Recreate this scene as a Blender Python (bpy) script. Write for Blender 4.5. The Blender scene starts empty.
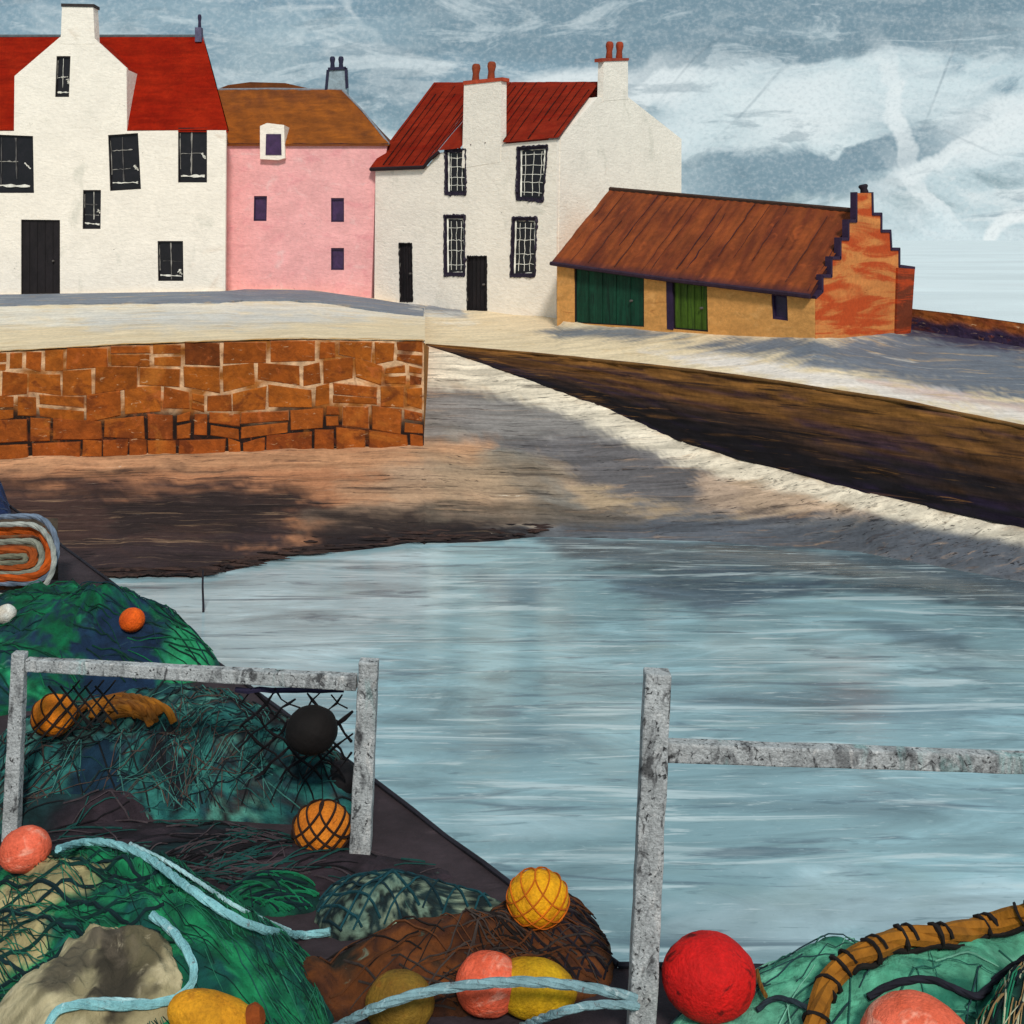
import bpy, bmesh, math, random
from mathutils import Vector, Matrix, noise
random.seed(11)
R = math.radians
scene = bpy.context.scene
COL = scene.collection
F, CX, HY, CZ = 1100.0, 512.0, 240.0, 5.2      # focal length in pixels, optical axis, horizon row, eye height above the water
QZ = 1.8                                        # near quay level

def S(r, g, b):
    f = lambda c: (c/12.92 if c <= .04045 else ((c+.055)/1.055)**2.4)
    return (f(r/255), f(g/255), f(b/255))
def mixc(a, b, t):
    t = max(0, min(1, t)); return tuple(a[i]*(1-t)+b[i]*t for i in range(3))
def sm(a, b, x):
    t = max(0, min(1, (x-a)/(b-a))); return t*t*(3-2*t)
def P(px, py, D): return Vector(((px-CX)/F*D, D, CZ-(py-HY)/F*D))
def ray(px, py): return Vector(((px-CX)/F, 1, -(py-HY)/F))
def hit_z(px, py, z):
    D = (CZ-z)*F/(py-HY); return Vector(((px-CX)/F*D, D, z))
def hit_plane(px, py, p0, n):
    o = Vector((0, 0, CZ)); d = ray(px, py); return o + d*((p0-o).dot(n)/d.dot(n))
def nz(x, y, z=0, oct=4): return noise.fractal(Vector((x, y, z)), .8, 2.1, oct, noise_basis='PERLIN_ORIGINAL')
def lerp_table(tab, x):
    if x <= tab[0][0]: return tab[0][1:]
    for a, b in zip(tab, tab[1:]):
        if x <= b[0]:
            t = (x-a[0])/(b[0]-a[0]); return tuple(a[i]*(1-t)+b[i]*t for i in range(1, len(a)))
    return tab[-1][1:]

# ------------------------------------------------------------------ materials
MATS = {}
def paint(name, scale=(3, 3, 3), var=.25, layers=(), bump=.25, grain=70, rough=.85, spec=.25, dist=.6, bscale=None, fleck=(11, .09), bd=.02):
    """Base colour comes from the mesh colours (what the thing is made of), worked over with brushy noise."""
    m = bpy.data.materials.new(name); m.use_nodes = True
    nt = m.node_tree; N = nt.nodes; L = nt.links
    b = N['Principled BSDF']; b.inputs['Roughness'].default_value = rough; b.inputs['Specular IOR Level'].default_value = spec
    at = N.new('ShaderNodeAttribute'); at.attribute_name = 'Col'
    tc = N.new('ShaderNodeTexCoord')
    def tex(sc, det=6, d=dist, off=0.0):
        mp = N.new('ShaderNodeMapping'); mp.inputs['Scale'].default_value = sc; mp.inputs['Location'].default_value = (off, off*1.7, off*.6)
        L.new(tc.outputs['Object'], mp.inputs['Vector'])
        n = N.new('ShaderNodeTexNoise'); n.inputs['Scale'].default_value = 1; n.inputs['Detail'].default_value = det
        n.inputs['Roughness'].default_value = .62; n.inputs['Distortion'].default_value = d
        L.new(mp.outputs[0], n.inputs['Vector']); return n
    def rng(sock, lo, hi, a=0., c=1.):
        r = N.new('ShaderNodeMapRange'); r.interpolation_type = 'SMOOTHSTEP'
        for k, v in zip(('From Min', 'From Max', 'To Min', 'To Max'), (lo, hi, a, c)): r.inputs[k].default_value = v
        L.new(sock, r.inputs['Value']); return r.outputs[0]
    n1 = tex(scale)
    v = rng(n1.outputs['Fac'], .3, .7, 1-var, 1+var*.8)
    mx = N.new('ShaderNodeMix'); mx.data_type = 'RGBA'; mx.blend_type = 'MULTIPLY'; mx.inputs['Factor'].default_value = 1
    L.new(at.outputs['Color'], mx.inputs['A']); L.new(v, mx.inputs['B'])
    cur = mx.outputs['Result']
    for i, (c, lo, hi, amt, sc) in enumerate(layers):
        t = tex(sc, 7, .9, 3.1*(i+1))
        f = rng(t.outputs['Fac'], lo, hi, 0, amt)
        q = N.new('ShaderNodeMix'); q.data_type = 'RGBA'; L.new(f, q.inputs['Factor'])
        L.new(cur, q.inputs['A']); q.inputs['B'].default_value = (*c, 1); cur = q.outputs['Result']
    if fleck:
        g = tex((fleck[0],)*3, 3, .2, 17.); gv = rng(g.outputs['Fac'], .32, .68, 1-fleck[1], 1+fleck[1])
        q = N.new('ShaderNodeMix'); q.data_type = 'RGBA'; q.blend_type = 'MULTIPLY'; q.inputs['Factor'].default_value = 1
        L.new(cur, q.inputs['A']); L.new(gv, q.inputs['B']); cur = q.outputs['Result']
    L.new(cur, b.inputs['Base Color'])
    bn = tex((grain,)*3, 4, 0., 9.) if bscale is None else tex(bscale, 5, .4, 9.)
    bp = N.new('ShaderNodeBump'); bp.inputs['Strength'].default_value = bump; bp.inputs['Distance'].default_value = bd
    L.new(bn.outputs['Fac'], bp.inputs['Height']); L.new(bp.outputs[0], b.inputs['Normal'])
    MATS[name] = m; return m

BLACKISH = S(38, 32, 34)
paint('limewash', (1.1, 1.1, 1.6), .05, [(S(205, 200, 185), .56, .75, .55, (1.3, 1.3, .9)), (S(120, 112, 100), .68, .76, .8, (5, 5, 7)), (S(70, 62, 58), .73, .78, .9, (9, 9, 12)), (S(206, 176, 150), .6, .78, .4, (.6, .6, 1))], .6, 16, .95, bscale=(6, 6, 13), bd=.04, fleck=(9, .035))
paint('pink_wash', (1.2, 1.2, 1.6), .10, [(S(238, 200, 196), .55, .75, .6, (2, 2, 3)), (S(150, 110, 118), .66, .76, .6, (4, 4, 5)), (S(222, 140, 146), .52, .7, .5, (1, 1, 1.4))], .6, 16, .95, bscale=(6, 6, 13), bd=.04, fleck=(9, .05))
paint('roof_red', (1.2, 1.2, 6), .22, [(S(126, 18, 4), .5, .72, .6, (.8, .8, 5)), (S(178, 56, 22), .6, .78, .5, (2, 2, 9))], .4, 22, .9, .1)
paint('roof_brown', (1.2, 1.2, 5), .25, [(S(166, 86, 20), .56, .78, .45, (1.5, 1.5, 4)), (S(78, 44, 26), .58, .76, .5, (1, 1, 3))], .4, 22, .85)
paint('rust_sheet', (2, 2, 2), .22, [(S(176, 84, 36), .56, .75, .55, (3, 3, 1.2)), (S(76, 32, 22), .62, .8, .45, (3, 3, 1.6))], .4, 24, .8)
paint('shed_stone', (1.5, 1.5, 5), .16, [(S(236, 178, 110), .5, .72, .6, (2, 2, 3)), (S(150, 70, 24), .6, .76, .55, (1.6, 1.6, 6))], .5, 20, .92)
paint('gable_stone', (.8, .8, 4), .16, [(S(188, 66, 22), .42, .56, .9, (.35, .35, 2.2)), (S(150, 60, 24), .6, .74, .6, (2, 2, 7))], .5, 20, .92)
paint('open_sea', (.02, .05, 1), .12, [(S(236, 240, 240), .5, .7, .7, (.012, .04, 1)), (S(210, 226, 230), .56, .74, .5, (.02, .06, 1))], .2, 3, .5, .3)
paint('joinery', (4, 4, 2), .3, [], .3, 30, .7)
paint('door_green', (10, 10, 1.2), .35, [(S(10, 26, 22), .52, .7, .8, (9, 9, .7))], .3, 30, .7)
paint('plain', (5, 5, 5), .2, [], .3, 30, .8)
paint('stone_wall', (3, 3, 4), .3, [(S(196, 118, 44), .54, .7, .5, (1.1, 1.1, 1.6)), (S(92, 40, 16), .54, .68, .7, (1.6, 1.6, 2.2)), (S(200, 104, 50), .58, .72, .5, (2.6, 2.6, 2.6)), (S(222, 182, 140), .63, .7, .6, (5, 5, 14)), (S(96, 40, 14), .58, .74, .6, (2.2, 2.2, 3)), (S(214, 140, 74), .62, .78, .45, (6, 6, 3)), (S(60, 22, 12), .66, .76, .75, (1.3, 1.3, 2))], .9, 14, .92)
paint('ground', (.7, 3.2, 3.2), .14, [(S(240, 228, 206), .58, .74, .5, (.5, 3.6, 3.6)), (S(200, 168, 120), .54, .72, .55, (.7, 2.6, 2.6)), (S(128, 120, 112), .6, .74, .6, (1, 7, 7)), (S(66, 58, 56), .69, .76, .65, (3, 12, 12))], .7, 9, .95)
paint('sand', (.45, 3.4, 3.4), .34, [(S(204, 164, 126), .57, .74, .45, (.4, 5, 5)), (S(50, 40, 39), .55, .7, .7, (.4, 7, 7)), (S(110, 90, 78), .55, .72, .5, (.9, 14, 14)), (S(238, 222, 200), .68, .76, .8, (.6, 14, 14)), (S(20, 16, 18), .58, .66, .8, (.6, 18, 18))], .7, 9, .9)
paint('bank', (.8, .8, 9), .45, [(S(150, 104, 52), .6, .7, .6, (.6, .6, 16)), (S(14, 11, 14), .56, .66, .75, (.5, .5, 14)), (S(140, 96, 48), .56, .74, .5, (.35, .35, 9)), (S(22, 17, 26), .52, .7, .7, (.4, .4, 9)), (S(160, 128, 84), .69, .77, .6, (1.6, 1.6, 16))], .8, 9, .92)
paint('dark_quay', (1.6, 1.6, 1.6), .3, [(S(96, 80, 84), .6, .76, .4, (3, 9, 3)), (S(14, 12, 16), .55, .75, .5, (1.2, 1.2, 1.2))], .6, 18, .9)
paint('weathered_wood', (6, 6, 6), .2, [(S(84, 84, 86), .5, .66, .7, (9, 9, 4)), (S(44, 42, 44), .54, .66, .8, (16, 16, 9)), (S(140, 178, 176), .56, .68, .65, (4, 4, .9)), (S(226, 222, 218), .55, .7, .6, (14, 14, 6)), (S(30, 28, 30), .58, .64, .9, (34, 34, 30))], .7, 60, .9, fleck=(90, .2))
paint('net_cloth', (5, 5, 5), .42, [(S(12, 20, 24), .54, .7, .6, (5, 9, 5)), (S(120, 170, 150), .64, .76, .35, (7, 14, 7))], .9, 26, .95)
paint('sackcloth', (4, 4, 4), .22, [(S(110, 98, 84), .56, .74, .6, (3, 5, 3)), (S(216, 200, 168), .6, .76, .5, (9, 9, 9))], .7, 30, .95)
paint('twine', (8, 8, 8), .3, [], .4, 50, .9)
paint('buoy_paint', (7, 7, 7), .2, [(S(140, 74, 20), .56, .72, .45, (12, 12, 12)), (S(70, 40, 20), .64, .7, .5, (26, 26, 26))], .6, 60, .75, .25, fleck=(70, .14))
paint('red_buoy', (5, 5, 5), .2, [(S(60, 4, 4), .54, .66, .85, (8, 8, 8))], .6, 60, .7, .25, fleck=(70, .12))
paint('coral_buoy', (6, 6, 6), .12, [(S(250, 176, 150), .52, .68, .75, (6, 6, 9)), (S(226, 80, 50), .62, .75, .5, (4, 4, 4)), (S(120, 50, 36), .64, .7, .4, (26, 26, 26))], .6, 60, .75, .25, fleck=(70, .12))
paint('rope_fibre', (10, 10, 10), .2, [(S(226, 240, 240), .58, .72, .5, (14, 14, 14)), (S(96, 60, 58), .6, .68, .7, (22, 22, 22))], .7, 60, .9)
paint('glass_dark', (4, 4, 4), .3, [(S(56, 50, 56), .62, .76, .5, (7, 7, 9))], .2, 30, .35, .4)

# water
def water_mat():
    m = bpy.data.materials.new('harbour_water'); m.use_nodes = True; nt = m.node_tree; N = nt.nodes; L = nt.links
    b = N['Principled BSDF']; b.inputs['Roughness'].default_value = .1; b.inputs['Specular IOR Level'].default_value = .5
    tc = N.new('ShaderNodeTexCoord')
    def tex(sc, det, d, off, rot=0.):
        mp = N.new('ShaderNodeMapping'); mp.inputs['Scale'].default_value = sc; mp.inputs['Location'].default_value = (off, off, 0); mp.inputs['Rotation'].default_value = (0, 0, rot)
        L.new(tc.outputs['Object'], mp.inputs['Vector']); n = N.new('ShaderNodeTexNoise'); n.inputs['Scale'].default_value = 1
        n.inputs['Detail'].default_value = det; n.inputs['Distortion'].default_value = d; n.inputs['Roughness'].default_value = .62
        L.new(mp.outputs[0], n.inputs['Vector']); return n.outputs['Fac']
    def rng(s, lo, hi, a, c):
        r = N.new('ShaderNodeMapRange'); r.interpolation_type = 'SMOOTHSTEP'
        for k, v in zip(('From Min', 'From Max', 'To Min', 'To Max'), (lo, hi, a, c)): r.inputs[k].default_value = v
        L.new(s, r.inputs['Value']); return r.outputs[0]
    cr = N.new('ShaderNodeValToRGB'); e = cr.color_ramp.elements
    e[0].position = .36; e[0].color = (*S(106, 140, 150), 1); e[1].position = .64; e[1].color = (*S(196, 218, 220), 1)
    x = e.new(.46); x.color = (*S(134, 170, 178), 1); x = e.new(.56); x.color = (*S(156, 190, 196), 1)
    for el_, g_ in zip(cr.color_ramp.elements, (.68, .92, 1.1, 1.42)): el_.color = (g_*.99, g_, g_, 1)
    L.new(tex((.4, 1.3, 1), 8, .9, 3.), cr.inputs[0])
    at = N.new('ShaderNodeAttribute'); at.attribute_name = 'Col'
    q = N.new('ShaderNodeMix'); q.data_type = 'RGBA'; q.blend_type = 'MULTIPLY'; q.inputs['Factor'].default_value = 1
    L.new(at.outputs['Color'], q.inputs['A']); L.new(cr.outputs[0], q.inputs['B']); cur = q.outputs['Result']
    for (sc, lo, hi, amt, col, off, rot) in [((.3, 3.2, 1), .55, .66, .7, S(206, 222, 224), 7., .04), ((.4, 3., 1), .55, .66, .7, S(88, 108, 120), 13., -.06),
                                        ((1., 9, 1), .58, .68, .5, S(222, 234, 234), 21., .02), ((1.1, 11, 1), .58, .68, .45, S(74, 98, 108), 29., -.02), ((.35, 1.4, 1), .56, .72, .35, S(150, 172, 168), 37., .1), ((9, 26, 1), .58, .72, .3, S(190, 208, 212), 43., 0.), ((9, 30, 1), .6, .74, .3, S(96, 124, 132), 49., 0.)]:
        q = N.new('ShaderNodeMix'); q.data_type = 'RGBA'; L.new(rng(tex(sc, 6, .8, off, rot), lo, hi, 0, amt), q.inputs['Factor'])
        L.new(cur, q.inputs['A']); q.inputs['B'].default_value = (*col, 1); cur = q.outputs['Result']
    L.new(cur, b.inputs['Base Color'])
    bp = N.new('ShaderNodeBump'); bp.inputs['Strength'].default_value = .2; bp.inputs['Distance'].default_value = .03
    L.new(tex((1.0, 5, 1), 6, .5, 41.), bp.inputs['Height']); L.new(bp.outputs[0], b.inputs['Normal'])
    MATS['water'] = m
water_mat()

# ------------------------------------------------------------------ mesh builder
class MB:
    def __init__(s): s.v = []; s.f = []; s.c = []; s.cur = (.8, .8, .8)
    def add(s, verts, faces, cols=None):
        o = len(s.v); s.v += [Vector(q) for q in verts]; s.c += (cols if cols else [s.cur]*len(verts))
        s.f += [tuple(o+i for i in f) for f in faces]; return s
    def col(s, c): s.cur = c; return s
    def prism(s, pts, ext):
        n = len(pts); a = [Vector(p) for p in pts]; b = [p+Vector(ext) for p in a]
        return s.add(a+b, [tuple(range(n)), tuple(range(2*n-1, n-1, -1))] + [(i, i+n, (i+1) % n+n, (i+1) % n) for i in range(n)])
    def box(s, o, ax, ay, az):
        o, ax, ay, az = map(Vector, (o, ax, ay, az)); return s.prism([o, o+ax, o+ax+ay, o+ay], az)
    def bar(s, a, b, w, h, up=Vector((0, 0, 1))):
        a, b = Vector(a), Vector(b); d = (b-a).normalized(); sd = d.cross(up).normalized()*w/2; u = sd.cross(d).normalized()*h/2
        return s.prism([a-sd-u, a+sd-u, a+sd+u, a-sd+u], b-a)
    def grid(s, fn, nu, nv, cf=None):
        vs, cs = [], []
        for j in range(nv+1):
            for i in range(nu+1):
                vs.append(fn(i/nu, j/nv)); cs.append(cf(i/nu, j/nv) if cf else s.cur)
        return s.add(vs, [(j*(nu+1)+i, j*(nu+1)+i+1, (j+1)*(nu+1)+i+1, (j+1)*(nu+1)+i) for j in range(nv) for i in range(nu)], cs)
    def tube(s, pts, r, n=6, rf=None, cf=None):
        pts = [Vector(p) for p in pts]; vs, cs, m = [], [], len(pts)
        if m < 2: return s
        u = None
        for i, p in enumerate(pts):
            d = (pts[min(i+1, m-1)]-pts[max(i-1, 0)])
            if d.length < 1e-7: d = Vector((1, 0, 0))
            d.normalize()
            if u is None: u = d.orthogonal().normalized()
            u = (u-d*u.dot(d)); u = u.normalized() if u.length > 1e-6 else d.orthogonal().normalized()
            w = d.cross(u); rr = rf(i/(m-1)) if rf else r
            for k in range(n):
                a = 2*math.pi*k/n; vs.append(p+(u*math.cos(a)+w*math.sin(a))*rr); cs.append(cf(i/(m-1)) if cf else s.cur)
        fs = [(i*n+k, i*n+(k+1) % n, (i+1)*n+(k+1) % n, (i+1)*n+k) for i in range(m-1) for k in range(n)]
        fs += [tuple(range(n-1, -1, -1)), tuple(range((m-1)*n, m*n))]
        return s.add(vs, fs, cs)
    def lathe(s, prof, M, n=16, cf=None):
        vs, cs, m = [], [], len(prof)
        for i, (r, z) in enumerate(prof):
            for k in range(n):
                a = 2*math.pi*k/n; vs.append(M @ Vector((r*math.cos(a), r*math.sin(a), z))); cs.append(cf(i) if cf else s.cur)
        fs = [(i*n+k, i*n+(k+1) % n, (i+1)*n+(k+1) % n, (i+1)*n+k) for i in range(m-1) for k in range(n)]
        fs += [tuple(range(n-1, -1, -1)), tuple(range((m-1)*n, m*n))]
        return s.add(vs, fs, cs)
    def build(s, name, mat, parent=None, loc=None, smooth=False, bevel=0., cut=None, keep=False):
        org = Vector(loc) if loc is not None else (Vector(parent['_w']) if parent else Vector((0, 0, 0)))
        me = bpy.data.meshes.new(name); me.from_pydata([q-org for q in s.v], [], s.f); me.update()
        bm = bmesh.new(); bm.from_mesh(me)
        if not keep: bmesh.ops.recalc_face_normals(bm, faces=bm.faces)
        bm.to_mesh(me); bm.free()
        ca = me.color_attributes.new('Col', 'FLOAT_COLOR', 'POINT')
        for i, c in enumerate(s.c): ca.data[i].color = (c[0], c[1], c[2], 1)
        me.polygons.foreach_set('use_smooth', [smooth]*len(me.polygons))
        me.materials.append(MATS[mat])
        o = bpy.data.objects.new(name, me); COL.objects.link(o)
        if cut or bevel:
            me = cutbevel(o, cut, bevel, org)
            if cut:
                for k in [a.name for a in me.color_attributes]: me.color_attributes.remove(me.color_attributes[k])
                ca = me.color_attributes.new('Col', 'FLOAT_COLOR', 'POINT'); ca.data.foreach_set('color', [*s.c[0], 1.]*len(me.vertices))
        o['_w'] = tuple(org)
        if parent: o.parent = parent; o.location = org-Vector(parent['_w'])
        else: o.location = org
        return o
def cutbevel(o, cut, bevel, org):
    tmp = None
    if cut:
        cm = bpy.data.meshes.new('cutter'); cm.from_pydata([q-org for q in cut.v], [], cut.f); bm = bmesh.new(); bm.from_mesh(cm)
        bmesh.ops.recalc_face_normals(bm, faces=bm.faces); bm.to_mesh(cm); bm.free()
        tmp = bpy.data.objects.new('cutter', cm); COL.objects.link(tmp)
        md = o.modifiers.new('b', 'BOOLEAN'); md.object = tmp; md.operation = 'DIFFERENCE'; md.solver = 'EXACT'
    if bevel:
        md = o.modifiers.new('v', 'BEVEL'); md.width = bevel; md.segments = 2; md.limit_method = 'ANGLE'
    dg = bpy.context.evaluated_depsgraph_get(); dg.update()
    nm = bpy.data.meshes.new_from_object(o.evaluated_get(dg)); o.modifiers.clear()
    old = o.data; o.data = nm; nm.name = old.name; bpy.data.meshes.remove(old)
    if tmp: cm = tmp.data; bpy.data.objects.remove(tmp); bpy.data.meshes.remove(cm)
    return nm
def tag(o, label, cat, group=None):
    o['label'] = label; o['category'] = cat
    if group: o['group'] = group
    return o
def thing(name, label, cat, loc, group=None):
    o = bpy.data.objects.new(name, None); COL.objects.link(o); o.location = Vector(loc); o['_w'] = tuple(loc); o.empty_display_size = .2
    return tag(o, label, cat, group)
def struct(o, kind='structure'): o['kind'] = kind; return o

WHITE, PINK = S(247, 236, 221), S(238, 172, 170)
INK, PLUM = S(30, 25, 27), S(48, 34, 62)

# ------------------------------------------------------------------ terrain
def lofted(name, rows_fn, px0, px1, nc, nr, colf, mat, amp=.03):
    """columns run along the shore, each column is a list of control points from far to near"""
    vs, cs = [], []
    for i in range(nc+1):
        px = px0+(px1-px0)*i/nc; ctl = rows_fn(px); k = len(ctl)-1
        for j in range(nr+1):
            t = j/nr*k; a = min(int(t), k-1); q = t-a
            y = ctl[a][0]*(1-q)+ctl[a+1][0]*q; D = ctl[a][1]*(1-q)+ctl[a+1][1]*q
            w = P(px, y, D); w.z += amp*nz(w.x*.9, w.y*.9, 2.)*(1 if 0 < i < nc and 0 < j < nr else 0)
            vs.append(w); cs.append(colf(px, y, w))
    m = MB(); fs = [(i*(nr+1)+j, (i+1)*(nr+1)+j, (i+1)*(nr+1)+j+1, i*(nr+1)+j+1) for i in range(nc) for j in range(nr)]
    m.add(vs, fs, cs); o = m.build(name, mat, smooth=True)
    return struct(o)

def polyd(poly, x, y):
    ins = False; best = 1e9; n = len(poly)
    for i in range(n):
        x1, y1 = poly[i]; x2, y2 = poly[(i+1) % n]
        if (y1 > y) != (y2 > y) and x < (x2-x1)*(y-y1)/(y2-y1)+x1: ins = not ins
        dx, dy = x2-x1, y2-y1; t = max(0, min(1, ((x-x1)*dx+(y-y1)*dy)/(dx*dx+dy*dy+1e-9)))
        d = math.hypot(x-x1-t*dx, y-y1-t*dy); best = min(best, d)
    return best if ins else -best
def patched_tone(base, patches):
    """ground or water colour with stains, painted-in shade and reflections, each an outline with a soft ragged edge"""
    def f(px, y, w):
        c = base(px, y, w) if callable(base) else base
        for poly, colr, soft, amt in patches:
            xs = [p[0] for p in poly]; ys = [p[1] for p in poly]
            if px < min(xs)-60 or px > max(xs)+60 or y < min(ys)-60 or y > max(ys)+60: continue
            d = polyd(poly, px, y)+soft*1.3*nz(w.x*.8, w.y*3.4, 5.+amt)+soft*.5*nz(w.x*3, w.y*12, 8.)
            c = mixc(c, colr, amt*sm(-soft, soft, d))
        return c
    return f

BASE = [(-300, 300, 33), (226, 292, 33), (240, 290, 34.2), (310, 291, 34.2), (396, 303, 33.6), (556, 319, 29.7), (562, 321, 28.4), (815, 339, 23.1), (912, 330, 26.4), (1024, 348, 25), (1320, 395, 23)]
BTOP = [(425, 344, 26.5), (470, 348, 26), (528, 354, 25.1), (700, 373, 22.3), (780, 384, 21.0), (900, 403, 19.5), (1024, 429, 18.), (1320, 480, 16)]
BBOT = [(425, 346, 26.45), (470, 360, 25.9), (520, 378, 24.9), (600, 406, 23.6), (690, 446, 22.0), (780, 471, 20.7), (870, 494, 19.4), (960, 515, 18.3), (1024, 529, 17.6), (1320, 585, 15.5)]
WTOP = [(-300, 357, 22), (0, 352, 22), (120, 345, 22), (300, 339, 22), (425, 341, 22)]
WBOT = [(-300, 462, 22), (0, 458, 22), (425, 446, 22)]
SHORE = [(-300, 600), (60, 578), (200, 577), (300, 556), (400, 546), (560, 537), (700, 541), (860, 552), (1024, 582), (1320, 640)]
CREAM = S(228, 206, 170)
def up_left(px):
    y, D = lerp_table(BASE, px); y2, D2 = lerp_table(WTOP, px)
    return [(y-6, 41), (y-1, D), (y+.4*(y2-y), D+.42*(D2-D)), (y2+1, D2+.05)]
def up_right(px):
    y, D = lerp_table(BASE, px); y2, D2 = lerp_table(BTOP, px)
    bk = (y-8, 41) if px < 905 else (y-2, D+.6)
    return [bk, (y-1, D), (y+.4*(y2-y), D+.42*(D2-D)), (y2, D2)]
st_shade_up = [
    ([(400, 300), (462, 309), (466, 317), (425, 314), (400, 312)], S(122, 128, 138), 2.5, .95),
    ([(-100, 300), (60, 306), (240, 298), (380, 304), (470, 320), (330, 316), (100, 322), (-100, 326)], S(226, 220, 208), 8, .8),
    ([(80, 318), (260, 310), (360, 318), (250, 326), (90, 330)], S(196, 196, 194), 7, .6),
    ([(528, 330), (600, 326), (690, 334), (640, 340), (560, 338)], S(98, 108, 120), 4, .9),  # slate shadow stroke beside the shed, painted into the ground colour
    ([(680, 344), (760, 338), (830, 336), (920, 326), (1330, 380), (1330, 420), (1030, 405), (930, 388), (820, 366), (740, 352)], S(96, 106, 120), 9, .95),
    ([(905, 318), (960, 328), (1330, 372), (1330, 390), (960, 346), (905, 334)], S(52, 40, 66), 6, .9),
    ([(640, 352), (740, 358), (860, 378), (1030, 408), (1330, 462), (1330, 474), (1000, 416), (840, 388), (700, 366)], S(232, 222, 214), 5, .85),
    ([(860, 380), (960, 394), (1060, 410), (1060, 418), (940, 400)], S(196, 160, 148), 4, .6),
]
lofted('quay_ground', up_left, -300, 425, 150, 46, patched_tone(CREAM, st_shade_up), 'ground')
lofted('lane', up_right, 424.5, 1320, 200, 60, patched_tone(CREAM, st_shade_up), 'ground')
def shore_base(px, y, w): return mixc(S(172, 118, 84), mixc(S(172, 148, 120), S(230, 212, 184), sm(470, 395, y+14*nz(w.x, w.y*3, 2.))), sm(360, 520, px+40*nz(w.x*.8, w.y*3, 1.)))
def shore_D(px, dy=0): y = lerp_table(SHORE, px)[0]; return y, CZ*F/(y-HY)
def slip(px):
    y, D = lerp_table(BBOT, px); ys, Ds = shore_D(px)
    k = sm(425, 600, px); y1, D1 = 446+(y+.5*(ys-y)-446)*k, 21.98+(D+.5*(Ds-D)-21.98)*k
    return [(y-1, D+.02), (y1, D1), (y1+.5*(ys-y1), D1+.5*(Ds-D1)), (ys, Ds), (ys+26, Ds-.35), (ys+60, Ds-.9)]
def beach(px):
    y, D = lerp_table(WBOT, px); ys, Ds = shore_D(px)
    return [(y-8, D+.1), (y, D-.02), (y+.5*(ys-y), D+.5*(Ds-D)), (ys, Ds), (ys+26, Ds-.35), (ys+60, Ds-.9)]
st_slip = [
    ([(400, 386), (500, 392), (590, 410), (690, 450), (740, 495), (735, 515), (640, 500), (540, 455), (400, 440)], S(134, 130, 128), 6, .95),
    ([(470, 436), (600, 440), (690, 458), (744, 492), (736, 512), (660, 502), (540, 474)], S(100, 96, 98), 6, .9),
    ([(380, 440), (480, 455), (560, 470), (600, 520), (380, 530)], S(176, 148, 122), 14, .8),
    ([(480, 440), (520, 450), (600, 515), (560, 525), (510, 480)], S(112, 112, 108), 6, .8),
    ([(700, 470), (820, 490), (880, 520), (760, 525), (690, 505)], S(206, 176, 150), 12, .8),
    ([(380, 528), (600, 515), (900, 514), (1330, 560), (1330, 720), (380, 640)], S(98, 102, 108), 9, .95),
    ([(330, 520), (440, 514), (540, 528), (530, 548), (330, 556)], S(36, 29, 31), 11, .85),
    ([(440, 500), (560, 508), (640, 520), (560, 527), (440, 518)], S(96, 86, 78), 8, .7),
    ([(400, 420), (440, 420), (560, 470), (400, 460)], S(150, 140, 126), 14, .5),
]
st_beach = [
    ([(-320, 440), (200, 448), (500, 440), (470, 462), (250, 470), (-320, 480)], S(196, 146, 108), 8, .9),
    ([(-320, 484), (120, 480), (280, 484), (330, 506), (200, 600), (-320, 640)], S(58, 42, 41), 18, .95),
    ([(100, 500), (290, 488), (310, 500), (260, 530), (120, 540)], S(38, 30, 30), 10, .85),
    ([(60, 545), (300, 536), (520, 533), (520, 640), (60, 660)], S(52, 40, 42), 10, .9),
    ([(330, 480), (480, 474), (520, 520), (340, 524)], S(176, 140, 110), 12, .6),
    ([(300, 512), (460, 500), (520, 530), (300, 532)], S(120, 102, 88), 8, .7),
]
st_last = [([(425, 345), (470, 360), (520, 378), (600, 405), (690, 445), (780, 470), (870, 493), (960, 514), (1024, 528), (1320, 584), (1320, 610), (1024, 545), (900, 520), (800, 494), (720, 476), (640, 446), (560, 412), (480, 388), (425, 384)], S(240, 226, 202), 5, .85), ([(560, 524), (700, 520), (860, 526), (960, 536), (1330, 600), (1330, 640), (1024, 580), (860, 553), (560, 540)], S(84, 88, 96), 8, .8), ([(740, 508), (830, 510), (800, 518), (740, 516)], S(60, 56, 60), 5, .8), ([(300, 524), (360, 516), (450, 514), (545, 528), (530, 556), (330, 562)], S(34, 27, 29), 9, .9), ([(420, 498), (560, 506), (640, 520), (560, 527), (430, 514)], S(104, 92, 80), 9, .7), ([(425, 452), (520, 462), (560, 490), (440, 500)], S(150, 128, 104), 12, .6)]
lofted('slipway', slip, 424, 1320, 220, 90, patched_tone(shore_base, st_slip+st_beach+st_last), 'sand', .05)
lofted('beach', beach, -300, 424.6, 150, 80, patched_tone(shore_base, st_slip+st_beach+st_last), 'sand', .05)

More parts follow.
